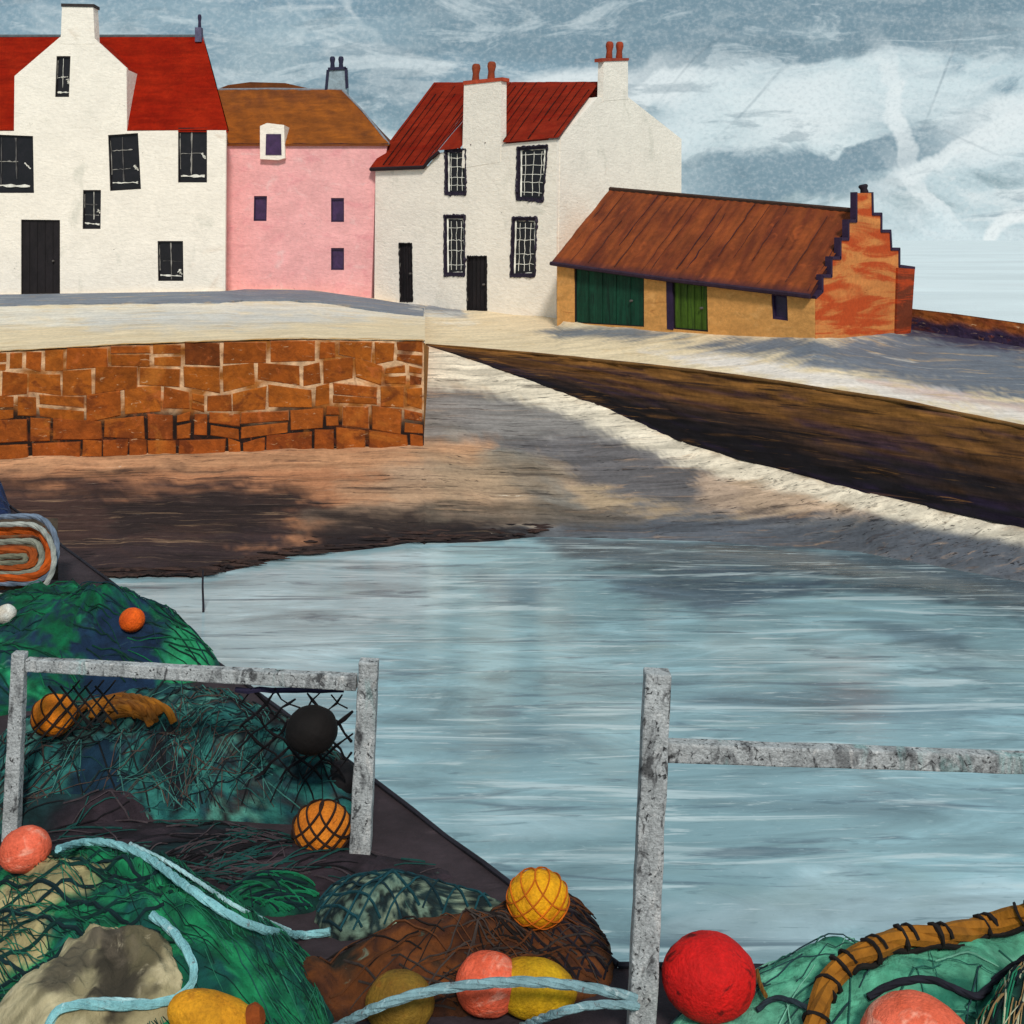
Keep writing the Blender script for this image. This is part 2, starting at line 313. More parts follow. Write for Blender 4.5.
# pavement strip along the house fronts
m = MB(); pv = []
for i in range(61):
    px = -300+i*(423.5+300)/60; y, D = lerp_table(BASE, px); pv.append((px, y, D))
cs = S(122, 128, 138)
vs = []
for px, y, D in pv:
    wob = 1.6*nz(px*.02, 3.); ctl = up_left(px) if px < 425 else up_right(px)
    def on(yq):
        for (ya, Da), (yb, Db) in zip(ctl, ctl[1:]):
            if yq <= yb: return P(px, yq, Da+(Db-Da)*(yq-ya)/(yb-ya))
    a, b = on(y+1), on(y+(11 if px < 425 else 8)+wob); k = .045*min(1, (430-px)/60)
    vs += [a+Vector((0, .3, k)), b+Vector((0, 0, k)), b-Vector((0, .02, .25))]
m.col(cs).add(vs, [(i*3, i*3+3, i*3+4, i*3+1) for i in range(60)]+[(i*3+1, i*3+4, i*3+5, i*3+2) for i in range(60)])
struct(m.build('pavement', 'ground'))

# water to the horizon
st_refl_water = [
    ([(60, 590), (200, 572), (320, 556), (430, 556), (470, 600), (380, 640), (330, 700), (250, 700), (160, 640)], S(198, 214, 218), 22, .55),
    ([(540, 530), (700, 536), (860, 545), (1024, 570), (1330, 620), (1330, 690), (1000, 612), (820, 588), (650, 575), (560, 560)], S(70, 82, 92), 12, .9),  # dark shallows, deepened to stand in for the buildings' reflections
    ([(580, 572), (690, 572), (830, 578), (800, 596), (720, 612), (650, 604)], S(78, 94, 108), 8, .85),  # dark patch painted into the water colour as the shed's reflection
    ([(860, 620), (960, 632), (985, 672), (950, 668), (900, 644)], S(92, 112, 124), 9, .7),
    ([(470, 570), (560, 574), (540, 606), (490, 612)], S(104, 124, 136), 8, .6),
    ([(690, 700), (860, 690), (1010, 712), (860, 724)], S(98, 122, 134), 9, .6),
    ([(420, 740), (560, 728), (610, 745), (520, 762)], S(104, 128, 138), 9, .5),
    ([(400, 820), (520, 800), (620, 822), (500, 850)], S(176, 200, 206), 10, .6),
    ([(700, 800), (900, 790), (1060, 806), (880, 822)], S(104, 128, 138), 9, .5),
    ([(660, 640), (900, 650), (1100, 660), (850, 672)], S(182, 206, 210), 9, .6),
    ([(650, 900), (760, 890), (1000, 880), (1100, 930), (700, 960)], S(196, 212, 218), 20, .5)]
wcol = patched_tone(lambda px, y, w: S(139, 170, 177), st_refl_water)
GX, GY = 150, 190; x0, x1, y0, y1 = -13., 13., 3., 22.
def wpt(u, v): return Vector((x0+(x1-x0)*u, y0+(y1-y0)*v**1.3, 0))
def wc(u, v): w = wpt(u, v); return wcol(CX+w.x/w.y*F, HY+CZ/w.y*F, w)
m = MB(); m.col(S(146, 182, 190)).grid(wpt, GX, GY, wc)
o4 = [(x0, y0), (x1, y0), (x1, y1), (x0, y1)]; O4 = [(-70, -60), (70, -60), (70, 44), (-70, 44)]
m.add([(a, b, 0) for a, b in o4+O4], [(k, (k+1) % 4, 4+(k+1) % 4, 4+k) for k in range(4)])
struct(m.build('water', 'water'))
m = MB(); m.col(S(232, 240, 240)).add([(-6000, 44, 0), (6000, 44, 0), (6000, 12000, 0), (-6000, 12000, 0), (-6000, -400, 0), (-70, -400, 0), (-70, 44, 0), (70, 44, 0), (70, -400, 0), (6000, -400, 0)], [(0, 6, 7, 1, 2, 3), (4, 5, 6, 0), (8, 9, 1, 7)])
struct(m.build('sea', 'open_sea'))
# sea bed so that the shore stays closed
m = MB(); m.col(S(60, 70, 72)).add([(-60, -40, -1.6), (60, -40, -1.6), (60, 60, -1.6), (-60, 60, -1.6)], [(0, 1, 2, 3)])
struct(m.build('seabed', 'ground'))

# dark sloping sea wall beside the slip
root = thing('sea_wall', 'dark brown sloping sea wall tapering away beside the pale slipway', 'wall', P(760, 470, 20.8))
def bank_pt(u, v):
    px = 426+(1320-426)*u; a = P(px, *lerp_table(BTOP, px)); b = P(px, *lerp_table(BBOT, px)); w = a.lerp(b, v)
    n = min(1, u*6); w += Vector((-.5, -.8, .3)).normalized()*(.045*n*nz(w.x*1.4, w.y*1.4, w.z*9)+.04*n*nz(w.x*.6, w.y*.6, w.z*16)); w.z += .03*n*(1-v); return w
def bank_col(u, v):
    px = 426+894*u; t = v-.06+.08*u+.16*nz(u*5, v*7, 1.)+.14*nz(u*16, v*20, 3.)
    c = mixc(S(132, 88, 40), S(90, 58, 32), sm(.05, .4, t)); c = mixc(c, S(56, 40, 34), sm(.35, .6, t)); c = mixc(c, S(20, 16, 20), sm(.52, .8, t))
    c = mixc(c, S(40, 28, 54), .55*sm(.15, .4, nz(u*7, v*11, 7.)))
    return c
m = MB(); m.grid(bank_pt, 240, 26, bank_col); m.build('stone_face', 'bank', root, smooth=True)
m = MB(); m.col(S(120, 84, 44))
pts = [bank_pt(i/60, 0) for i in range(61)]
m.tube(pts, .05, 6, lambda t: .012+.03*min(1, t*5)); m.build('top_edge', 'bank', root, smooth=True)

# ------------------------------------------------------------------ stone harbour wall
root = thing('stone_wall', 'long orange-brown harbour wall of rough stone blocks below the houses', 'wall', P(212, 450, 22))
m = MB(); D0 = 22.0
def wz(px, top): return P(px, lerp_table(WTOP if top else WBOT, px)[0], D0).z
xl, xr = P(-300, 400, D0).x, P(424, 400, D0).x
def mort(x, z):
    t = sm(1.55, 1.95, z+.3*nz(x*.8, z, 4.)); return mixc(S(34, 22, 18), mixc(S(220, 176, 134), S(158, 94, 36), sm(-.1, .25, nz(x*1.3, z*2, 9.))), t)
rng_ = random.Random(5)
def wall_back(u, v):
    x = xl+(xr-xl)*u; px = CX+x/D0*F; return Vector((x, D0-.012-.006*nz(x*6, v*12), wz(px, 0)-.3+(wz(px, 1)-.01-wz(px, 0)+.3)*v))
m.grid(wall_back, 160, 24, lambda u, v: mort(wall_back(u, v).x, wall_back(u, v).z))
rowsb = [0]
hs = [.34, .36, .44, .40, .38]; tot = sum(hs); acc = 0
zb = lambda f, px: wz(px, 0)-.06+(wz(px, 1)-wz(px, 0)+.06)*f
wav = lambda k, x: 0 if k == 0 else (.012*nz(x*2, 7.) if k == len(hs) else .17*nz(x*.75, k*5.3, 2.)+.06*nz(x*3, k*3.1, 9.))
def block(xa, xb, z0a, z0b, z1a, z1b, dark):
    base = mixc(rng_.choice([S(156, 82, 20), S(142, 72, 16), S(168, 90, 26), S(134, 64, 16), S(158, 76, 22)]), S(150, 78, 20), .4)
    if rng_.random() < .07: base = mixc(base, S(84, 34, 14), .7)
    if dark: base = mixc(base, S(150, 72, 26), .4)
    y0 = D0-rng_.uniform(.018, .034); b = .022; j = lambda s=.016: rng_.uniform(-s, s)
    q = [(xa+j(), z0a+j()), (xb+j(), z0b+j()), (xb+j(), z1b+j()), (xa+j(), z1a+j())]; cx, cz = (xa+xb)/2, (z0a+z1a)/2
    ky, kx = 1-2*b/max(.1, z1a-z0a), 1-2*b/(xb-xa)
    inn = [(cx+(a-cx)*kx, cz+(c-cz)*ky) for a, c in q]
    vs = [(a, D0+.05, c) for a, c in q]+[(a, y0+.02, c) for a, c in q]+[(a, y0, c) for a, c in inn]
    fs = [(8, 9, 10, 11)]+[(4+k, 4+(k+1) % 4, 8+(k+1) % 4, 8+k) for k in range(4)]+[(k, (k+1) % 4, 4+(k+1) % 4, 4+k) for k in range(4)]
    edge = mort(cx, cz); m.add(vs, fs, [edge]*4+[mixc(base, edge, .5)]*4+[mixc(base, (base[0]*1.15, base[1]*1.15, base[2]), rng_.random()) for _ in range(4)])
for ri, h in enumerate(hs):
    f0, f1 = acc/tot, (acc+h)/tot; acc += h; x = xl-rng_.random()*.4
    while x < xr-.02:
        x2 = min(x+rng_.uniform(.3, 1.05), xr)
        if xr-x2 < .25: x2 = xr
        g = rng_.choice([.004, .02, .028, .034]); gz = rng_.choice([.003, .008, .024, .03])
        px = CX+(x+x2)/2/D0*F; xa, xb = x+g, x2-g
        z = lambda k, f, xx: zb(f, px)+wav(k, xx)
        z0a, z0b, z1a, z1b = z(ri, f0, xa)+gz, z(ri, f0, xb)+gz, z(ri+1, f1, xa)-gz, z(ri+1, f1, xb)-gz
        if min(z1a-z0a, z1b-z0b) > .1 and xb-xa > .08:
            if rng_.random() < .28 and min(z1a-z0a, z1b-z0b) > .3:
                t = rng_.uniform(.38, .62); ma, mb_ = z0a+(z1a-z0a)*t, z0b+(z1b-z0b)*t; gg = rng_.choice([.004, .02])
                block(xa, xb, z0a, z0b, ma-gg, mb_-gg, ri < 2); block(xa, xb, ma+gg, mb_+gg, z1a, z1b, ri < 2)
            else: block(xa, xb, z0a, z0b, z1a, z1b, ri < 2)
        x = x2
m.build('block_face', 'stone_wall', root, keep=False)
m = MB(); m.col(S(178, 116, 48))
pr = [P(424, 340, 22.1), P(424, 452, 22.1), P(428, 356, 26.8), P(428, 340, 26.8)]
a = P(424, 341, 22.02); bq = Vector((a.x-.02, 22.02, .4)); c = P(430, 340, 27.5); d = Vector((c.x, 27.5, .4)); c.z = P(430, 347, 27.5).z-.03; a.z -= .03
m.prism([a, bq, d, c], (-.5, 0, 0)); m.build('return_face', 'stone_wall', root)
m = MB()
def cope(u, v):
    px = -300+724*u; w = P(px, lerp_table(WTOP, px)[0], D0); return Vector((w.x, D0-.05+.5*v+.03*nz(px*.03, v*3), w.z+.015+.012*nz(px*.05, 1.)))
m.grid(cope, 200, 4, lambda u, v: mixc(S(200, 150, 84), CREAM, sm(.1, .6, v+.4*nz(u*40, v)))); m.build('coping', 'ground', root)

# dark wrack along the waterline
m = MB(); r2 = random.Random(3)
for k in range(190):
    px = r2.gauss(420, 60) if k < 90 else r2.uniform(60, 330); ys, Ds = shore_D(px); y = ys-abs(r2.gauss(0, 14)) if k < 90 else ys-r2.uniform(-2, 6)
    w = P(px, y, Ds+(ys-y)*.045); L_ = r2.uniform(.15, .7); m.col(mixc(S(26, 20, 22), S(70, 50, 44), r2.random()))
    pts = [w+Vector((L_*(t/5-.5), .05*nz(k, t*.8), .05+.02*nz(k*3, t))) for t in range(6)]
    wd_ = r2.uniform(.3, 1); m.tube(pts, .02, 5, lambda t: .006+.03*wd_*math.sin(math.pi*min(1, max(0, t))))
struct(m.build('seaweed', 'plain'), 'stuff')

# ------------------------------------------------------------------ houses
def inset(q, k):
    c = sum(q, Vector())/len(q); return [c+(p-c)*k for p in q]
class Wall:
    """a slab of house wall standing on a vertical plane, with openings cut through its face"""
    def __init__(s, p0, inward): s.p0 = Vector(p0); s.n = Vector(inward).normalized(); s.cut = MB(); s.any = False
    def at(s, px, py, off=0.): return hit_plane(px, py, s.p0+s.n*off, s.n)
    def slab(s, poly, thick, name, mat, parent, color):
        m = MB(); m.col(color).prism([s.at(*p) for p in poly], s.n*thick)
        return m.build(name, mat, parent, cut=s.cut if s.any else None)
    def hole(s, quad, depth=.15):
        q = [s.at(*p) for p in quad]; s.cut.prism([p-s.n*.1 for p in q], s.n*(depth+.1)); s.any = True; return q
    def opening(s, house, quad, style, bars=(2, 3), label=None, kind='window', color=None, seed=0):
        rr = random.Random(seed*7+int(quad[0][0]*3)); q = s.hole(quad); n = s.n
        fc = {'ink': INK, 'plum': PLUM, 'scratch': S(44, 36, 52)}.get(style, INK)
        fw = {'ink': .035, 'plum': .05, 'scratch': .09}.get(style, .04)
        m = MB(); m.col(fc)
        for i in range(4):
            a, b = q[i], q[(i+1) % 4]; c = sum(q, Vector())/4
            off = lambda p: p+(c-p).normalized()*fw*1.3
            m.prism([a+n*.03, b+n*.03, off(b)+n*.03, off(a)+n*.03], n*.08)
        if style == 'scratch' or (kind == 'door' and seed > 20 and seed < 40):
            m.col(mixc(fc, (0, 0, 0), .2)); sc_ = 1 if style == 'scratch' else .6
            for rep_ in range(2):
                for i in range(4):
                    a, b = q[i], q[(i+1) % 4]; N_ = 26
                    m.tube([a.lerp(b, t/N_)+(b-a).normalized().cross(n)*(.03*sc_*nz(t*.45, i*3+seed, rep_*5.)-.01)+n*(.005-.012*rep_) for t in range(N_+1)], .03, 4, lambda t: sc_*(.012+.07*abs(nz(t*9, i*2.+seed, rep_*3.))))
        fr = m.build(kind, 'joinery', house)
        if label: fr['label'] = label
        m = MB()
        if kind == 'window':
            m.col(color or S(24, 20, 24)).prism([p+n*.085 for p in inset(q, 1.01)], n*.03); m.build('pane', 'glass_dark', fr)
            if style != 'plum':
                m = MB(); m.col(S(226, 222, 210)); L = lambda u, v: (q[0].lerp(q[1], u)).lerp(q[3].lerp(q[2], u), v)+n*.074
                w = .018 if style == 'scratch' else .022
                if style == 'scratch':
                    for k in range(1, bars[0]+1):
                        for w_ in range(1):
                            u = k/(bars[0]+1)+rr.uniform(-.04, .04); pts = [L(u+.04*nz(k, t*.7, seed), .1+.8*t/7) for t in range(8)]; m.tube(pts, w*.6, 4)
                    for k in range(1, bars[1]+1):
                        v = k/(bars[1]+1)+rr.uniform(-.02, .02); pts = [L(.12+.76*t/6, v+.015*nz(k, t*.9, seed+5)) for t in range(7)]; m.tube(pts, w*.6, 4)
                    # worn white inner edges
                    for (ua, va, ub, vb) in ((.1, .05, .12, .95), (.1, .96, .8, .94), (.86, .06, .9, .5), (.12, .05, .86, .06)):
                        if rr.random() < .8:
                            pts = [L(ua+(ub-ua)*t/7+.012*nz(ua*9, t, seed), va+(vb-va)*t/7+.012*nz(va*7, t, seed)) for t in range(8)]
                            m.tube(pts, .03, 4, lambda t: .016+.022*abs(math.sin(t*9+ua*8)))
                else:
                    def stroke(u0, v0, u1, v1, ww, cc):
                        m.col(cc).tube([L(u0+(u1-u0)*t/9+.012*nz(t*.8, u0*9, seed), v0+(v1-v0)*t/9+.012*nz(t*.8, v0*9, seed+3)) for t in range(10)], ww, 4, lambda t: ww*(.25+1.1*abs(nz(t*5, u0*7+seed, v0*5)*2)))
                    G_ = [S(150, 144, 136), S(214, 208, 196), S(90, 86, 84)]
                    for k in range(1, bars[0]+1):
                        u = k/(bars[0]+1)+rr.uniform(-.07, .07); stroke(u, .04, u+rr.uniform(-.03, .03), rr.uniform(.7, .97), rr.uniform(.012, .024), rr.choice(G_))
                    for k in range(1, bars[1]+1):
                        v = k/(bars[1]+1)+rr.uniform(-.06, .06); stroke(rr.uniform(.04, .2), v, rr.uniform(.6, .96), v+rr.uniform(-.02, .02), rr.uniform(.01, .018), rr.choice(G_))
                    stroke(.08, .88+rr.uniform(-.04, .03), .9, .88, .04, S(226, 220, 208)); stroke(.05, .1, .06, rr.uniform(.4, .8), .014, G_[0])
                    u = rr.choice((.12, .8)); v = rr.uniform(.45, .8); stroke(u, v, u+.12, v+.1, .05, S(226, 220, 208))
                m.build('glazing_bars', 'joinery', fr)
        else:
            m.col(color or INK).prism([p+n*.06 for p in inset(q, 1.005)], n*.05); L = lambda u, v: (q[0].lerp(q[1], u)).lerp(q[3].lerp(q[2], u), v)+n*.055
            m.build('door_leaf', 'joinery' if color is None else 'door_green', fr)
            m = MB(); m.col(mixc(color or INK, (0, 0, 0), .4))
            for k in range(1, 5): m.bar(L(k/5, .02)-n*.004, L(k/5, .99)-n*.004, .012, .012, n)
            m.build('planking', 'joinery', fr)
            m = MB(); m.col(S(90, 84, 80)); a = L(.82, .52); m.lathe([(.028, 0), (.032, .02), (.012, .04), (.035, .06), (.02, .09)], Matrix.Translation(a) @ (-n).to_track_quat('Z', 'Y').to_matrix().to_4x4(), 8)
            m.build('handle', 'joinery', fr)
        return fr
def quad(x0, y0, x1, y1, s=0, j=0): return [(x0, y0), (x1, y0+j), (x1+s, y1), (x0+s, y1-j)]
def pot(parent, p, r, h, color, tilt=0.):
    M = Matrix.Translation(p) @ Matrix.Rotation(tilt, 4, 'Y')
    m = MB(); m.col(color).lathe([(r*.8, -.05), (r*.95, h*.1), (r*.8, h*.45), (r*1.1, h*.75), (r*1.0, h*.92), (r*.7, h), (r*.55, h*.93), (r*.5, h*.5)], M, 12)
    return m.build('chimney_pot', 'plain', parent, smooth=True)
def roof_grid(m, a, b, c, d, nu, nv, cf=None, lift=0., wob=.02):
    """a,b along the eave, d,c along the ridge"""
    a, b, c, d = map(Vector, (a, b, c, d)); nrm = (b-a).cross(d-a).normalized()
    if nrm.z < 0: nrm = -nrm
    m.grid(lambda u, v: a.lerp(b, u).lerp(d.lerp(c, u), v)+nrm*(lift+wob*nz(u*7+a.x, v*4, 2.)), nu, nv, cf)

# ---- white house on the left
A = thing('white_house', 'big white house at the left with bright red roof and central chimney gable', 'house', P(110, 298, 33))
wA = Wall((0, 33, 0), (0, 1, 0))
zf = 310
for i, (q, st, bars, kind) in enumerate([
    ([(-16, 134), (33, 136), (34, 193), (-16, 193)], 'ink', (2, 1), 'window'), (quad(56.5, 56, 70.5, 97, -1.5), 'ink', (1, 1), 'window'),
    ([(108, 135), (138, 133), (141, 189), (110, 191)], 'ink', (1, 2), 'window'), (quad(178, 127.6, 207, 182.5), 'ink', (1, 1), 'window'),
    (quad(83, 190, 101, 229, -.5), 'ink', (1, 2), 'window'), (quad(157.5, 241, 183, 281, .5), 'ink', (1, 1), 'window'), ([(21, 219.5), (60, 220), (60, 299), (21, 299)], 'ink', (0, 0), 'door')]):
    wA.opening(A, q, st, bars, kind=kind, seed=i)
wA.slab([(-300, 322), (-300, 131), (14, 131), (14.5, 76), (60, 37), (95, 39), (126.5, 68), (127, 131), (226, 130), (225, 322)], .12, 'wall', 'limewash', A, WHITE)
m = MB(); xa, xb = P(-299, 0, 33).x, P(225, 0, 33).x-.02; m.col(WHITE).prism([(xa, 33.11, 2.4), (xb, 33.11, 2.4), (P(223, 0, 36.8).x, 36.8, 2.4), (xa, 36.8, 2.4)], (0, 0, 6.1)); m.build('rear_wall', 'limewash', A)
m = MB(); rd = S(150, 32, 8); ez = wA.at(0, 130).z
e0, e1 = Vector((xa-.2, 33.02, ez)), Vector((P(228, 0, 33).x, 33.02, ez-.02)); r0, r1 = P(-300, 40, 34.7), P(203, 37, 34.7); r0.z = r1.z
redc = lambda u, v: mixc(rd, S(134, 22, 4), .5+.8*nz(u*30, v*3, 1.))
# front slope in pieces either side of the gable, hip end, back
b0, b1 = Vector((e0.x, 37, ez)), Vector((P(224, 0, 37).x, 37, ez))
roof_grid(m, e0, e1, r1, r0, 120, 20, redc, .02, .015)
roof_grid(m, e1, b1, r1, r1, 20, 20, redc, .02, .01); roof_grid(m, b1, b0, r0, r1, 20, 6, redc, .02, .01)
m.col(rd).prism([e0-Vector((0, 0, .04)), e1-Vector((0, 0, .04)), b1-Vector((0, 0, .04)), b0-Vector((0, 0, .04))], (0, 0, .035))
m.build('roof', 'roof_red', A)
g = [wA.at(*p) for p in ((14.8, 128), (15, 77), (60, 38), (95, 40), (126, 69), (126.6, 128))]; kz = lambda z: 33.0+(z-ez)/(r1.z-ez)*1.65
m = MB(); m.col(WHITE)
for a, b in ((0, 1), (5, 4)):
    m = MB(); m.col(WHITE).prism([g[a]+Vector((0, .1, 0)), g[b]+Vector((0, .1, 0)), Vector((g[b].x, kz(g[b].z)+.1, g[b].z))], (.06 if a == 0 else -.06, 0, 0)); m.build('gable_cheek', 'limewash', A)
m = MB(); m.col(rd); top = [Vector((p.x, kz(p.z)+.1, p.z)) for p in g]; f = [p+Vector((0, .1, 0)) for p in g]
m.add([f[1], f[2], f[3], f[4], top[1], top[2], top[3], top[4]], [(0, 1, 5, 4), (1, 2, 6, 5), (2, 3, 7, 6)]); m.build('gable_roof', 'roof_red', A)
m = MB(); m.col(S(96, 104, 108)); m.tube([r0+Vector((0, 0, .03)), r1+Vector((0, 0, .03))], .05, 6); m.build('ridge_cap', 'plain', A)
m = MB(); m.col(WHITE).prism([wA.at(*p, -.006) for p in ((60.5, 44), (62, 6), (93, 6), (95, 44))], (0, .4, 0)); ch = m.build('chimney', 'limewash', A)
m = MB(); m.col(S(58, 50, 48)).prism([wA.at(*p, -.03) for p in ((61, 6.4), (61, 3.4), (94, 4), (94, 7))], (0, .46, 0)); m.build('chimney_cap', 'plain', ch)
pp = P(199, 39, 34.6); c2 = MB(); c2.col(S(92, 88, 112)).box(pp+Vector((-.1, -.1, -.1)), (.2, 0, 0), (0, .2, 0), (0, 0, .45)); c2 = c2.build('ridge_chimney', 'plain', A)
pot(c2, pp+Vector((.02, 0, .35)), .055, .42, S(52, 44, 70))

# ---- pink house
B = thing('pink_house', 'pink washed house with orange-brown roof squeezed between two white houses', 'house', P(300, 289, 34.3))
wB = Wall((0, 34.3, 0), (0, 1, 0)); VIO = S(66, 42, 78)
for i, q in enumerate([quad(254, 196, 267, 221, -.5), quad(331, 198, 344, 222), quad(331, 248, 344, 270)]):
    wB.opening(B, q, 'plum', (0, 0), color=VIO, seed=i)
wB.slab([(205, 310), (205, 142), (388, 142), (386, 154), (375, 190), (371, 310)], .4, 'wall', 'pink_wash', B, PINK)
m = MB(); x0, x1 = P(206, 0, 34.3).x, P(370, 0, 34.3).x; m.col(PINK).box((x0, 34.69, 2.4), (x1-x0, 0, 0), (0, 5, 0), (0, 0, 5.8)); m.build('rear_wall', 'pink_wash', B)
m = MB(); br = S(126, 66, 14)
e0, e1 = P(200, 144, 34.2), P(389, 143, 34.2); e1.z = e0.z; r0, r1 = P(200, 91, 37), P(342, 90, 37); r0.z = r1.z; b0, b1 = Vector((e0.x, 39.8, e0.z)), Vector((e1.x, 39.8, e0.z))
brc = lambda u, v: mixc(mixc(br, S(112, 58, 20), sm(.3, 1, v+.4*nz(u*8, v*3))), S(146, 78, 16), .5+.9*nz(u*14, v*4, 6.))
roof_grid(m, e0, e1, r1, r0, 40, 20, brc, .02, .03); roof_grid(m, e1, b1, r1, r1, 14, 14, lambda u, v: S(92, 50, 26), .02, .02); roof_grid(m, b1, b0, r0, r1, 8, 8, brc, .02, 0)
m.col(br).prism([e0-Vector((0, 0, .05)), e1-Vector((0, 0, .05)), b1-Vector((0, 0, .05)), b0-Vector((0, 0, .05))], (0, 0, .04)); m.build('roof', 'roof_brown', B)
m = MB(); m.col(S(132, 134, 140)); m.tube([r0, r0.lerp(r1, .5)+Vector((0, 0, .03)), r1], .045, 6); m.tube([r1, r1.lerp(e1, .45)+Vector((.04, -.03, .05)), e1], .035, 6); m.build('ridge_cap', 'plain', B)
m = MB(); m.col(S(112, 62, 26)).prism([P(*p, 37.6) for p in ((205, 94), (228, 85), (250, 82), (285, 83), (325, 92), (325, 96), (205, 98))], (0, 2, -.3)); m.build('rear_roof', 'roof_brown', B)
m = MB(); m.col(WHITE).prism([P(*p, 34.12) for p in ((260, 159), (260, 126), (267, 123), (284, 125), (285, 158), (278, 160))], (0, 1.9, 0)); dm = m.build('dormer', 'limewash', B)
m = MB(); m.col(VIO).prism([P(*p, 34.1) for p in ((265.5, 155), (266, 134), (281, 134), (281.5, 155))], (0, .1, 0)); m.build('window', 'glass_dark', dm)
m = MB(); m.col(S(146, 164, 172)).prism([P(*p, 37) for p in ((326, 96), (328, 69), (346, 68), (347, 96))], (0, .5, 0)); ch = m.build('chimney', 'plain', B)
m = MB(); m.col(S(44, 44, 66))
for a, b in (((326, 92), (328, 70)), ((328, 69), (346, 68)), ((346, 68), (347, 88))): m.bar(P(*a, 36.98), P(*b, 36.98), .09, .07, Vector((0, 1, 0)))
m.build('chimney_cap', 'plain', ch)
for q in (332.5, 341): pot(ch, P(q, 69, 37.2), .085, .42, S(44, 44, 66))

# ---- white house with two chimneys
Cc, Cl = P(557, 318, 29.7), P(374, 301, 34.1)
du = Vector((Cl.x-Cc.x, Cl.y-Cc.y, 0)).normalized(); inw = Vector((-du.y, du.x, 0)); inw = inw if inw.y > 0 else -inw
H3 = thing('white_house', 'white house with dark red ribbed roof and two pairs of orange chimney pots', 'house', Cc)
wC = Wall(Cc, inw); gC = Wall(Cc, du)
for i, (q, kind, st) in enumerate([
    (quad(445, 149, 466, 195, 0, 0), 'window', 'scratch'), ([(517, 147), (548, 145), (543, 202), (516, 200)], 'window', 'scratch'),
    (quad(444, 215, 465, 276, 0), 'window', 'scratch'), (quad(512, 217, 537, 277, -2), 'window', 'scratch'),
    (quad(399, 243, 412, 302, 1), 'door', 'ink'), (quad(467, 256, 487, 311, 0), 'door', 'ink')]):
    wC.opening(H3, q, st, (3, 4) if i != 1 else (3, 5), kind=kind, seed=i+20)
wC.slab([(374, 330), (375.5, 168), (428, 166), (438, 153), (461, 149.5), (504, 144), (556.6, 139.5), (556.6, 345)], .4, 'wall', 'limewash', H3, WHITE)
gp = [(557, 345), (560.5, 138), (598, 97), (628, 97), (681.5, 139), (681, 345)]
gC.slab(gp, .4, 'gable_wall', 'limewash', H3, WHITE)
Cg = Cc+inw*6.4
m = MB(); zc = 6.8; a = Cc+du*.5+inw*.5; m.col(WHITE); L7 = (Cl-Cc).length
a.z = 2.4; m.box(a, du*(L7-.55), inw*5.6, (0, 0, 4.6)); m.build('rear_wall', 'limewash', H3)
rf = MB(); ed = -inw*.06
E = [wC.at(*p) + ed for p in ((372, 168.5), (425, 166.5), (431, 159), (440, 151.5), (462, 149), (504, 143.5), (560, 138.5))]
rl = Vector((Cl.x, Cl.y, 0))+inw*2.75; rr_ = Vector((Cc.x, Cc.y, 0))+inw*2.6+du*.35
def onv(v, py):
    px = CX+v.x/v.y*F; return P(px, py, v.y)
RL, RR = onv(rl, 83), onv(rr_, 82.5)
ridge_par = [0, .3, .34, .4, .5, .73, 1]
redc2 = S(140, 40, 18)
T = [RL.lerp(RR, k) for k in (0, .33, .36, .40, .50, .70, 1)]
for k in range(len(E)-1):
    lo = .12 if k == 4 else 0
    roof_grid(rf, E[k].lerp(T[k], lo), E[k+1].lerp(T[k+1], lo), T[k+1], T[k], 10, 14, lambda u, v: mixc(redc2, S(118, 28, 10), .5+.8*nz(u*5+k*3, v*3, 2.)), .03, .012)
# hand-laid dark seams running up the slope
L_at = lambda t, lst: lst[min(int(t*(len(lst)-1)), len(lst)-2)].lerp(lst[min(int(t*(len(lst)-1)), len(lst)-2)+1], t*(len(lst)-1)-min(int(t*(len(lst)-1)), len(lst)-2))
rf.col(S(52, 22, 20)); rs = random.Random(8)
def Epos(f):
    s = [0]; 
    for a, b in zip(E, E[1:]): s.append(s[-1]+(b-a).length)
    x = f*s[-1]
    for i in range(len(E)-1):
        if x <= s[i+1] or i == len(E)-2:
            t = (x-s[i])/(s[i+1]-s[i]); return E[i].lerp(E[i+1], t), T[i].lerp(T[i+1], t)
for k in range(24):
    f = (k+.6+rs.uniform(-.2, .2))/24
    p, q = Epos(f); a, b = (.02, rs.uniform(.8, .98)) if rs.random() < .75 else (.3, .98)
    pts = [p.lerp(q, a+(b-a)*t/8)+Vector((-.015, -.02, .035)) for t in range(9)]; w = rs.uniform(.008, .02)
    rf.tube(pts, w, 5, lambda t: w*(.6+.6*abs(math.sin(t*7+k))))
roof = rf.build('roof', 'roof_red', H3)
m = MB(); m.col(S(40, 26, 30)); m.tube([e+Vector((0, -.03, -.03)) for e in E[:4]], .06, 6); m.build('gutter', 'plain', H3)
m = MB(); m.col(redc2); bg = [gC.at(*p) for p in ((628, 99), (681, 141))]; bl = [RL+Vector((.3, .4, -.1)), bg[1]+du*L7]
m.prism([RL, RR, bg[1]+du*.1, bl[1]], (0, 0, -.06)); m.build('rear_roof', 'roof_red', H3)
m = MB(); m.col(WHITE).prism([wC.at(*p, -.008) for p in ((462, 168), (464, 84), (501, 79.8), (500.5, 162))], inw*.25); ch = m.build('chimney', 'limewash', H3)
m = MB(); m.col(S(182, 74, 46)).prism([wC.at(*p, -.03) for p in ((463, 85), (463, 81), (502.5, 77.2), (502.5, 80.7))], inw*.31); m.build('chimney_cap', 'plain', ch)
for q, y in ((475.5, 82), (491, 80)): pot(ch, wC.at(q, y, .2), .115, .52, S(140, 62, 34), .05)
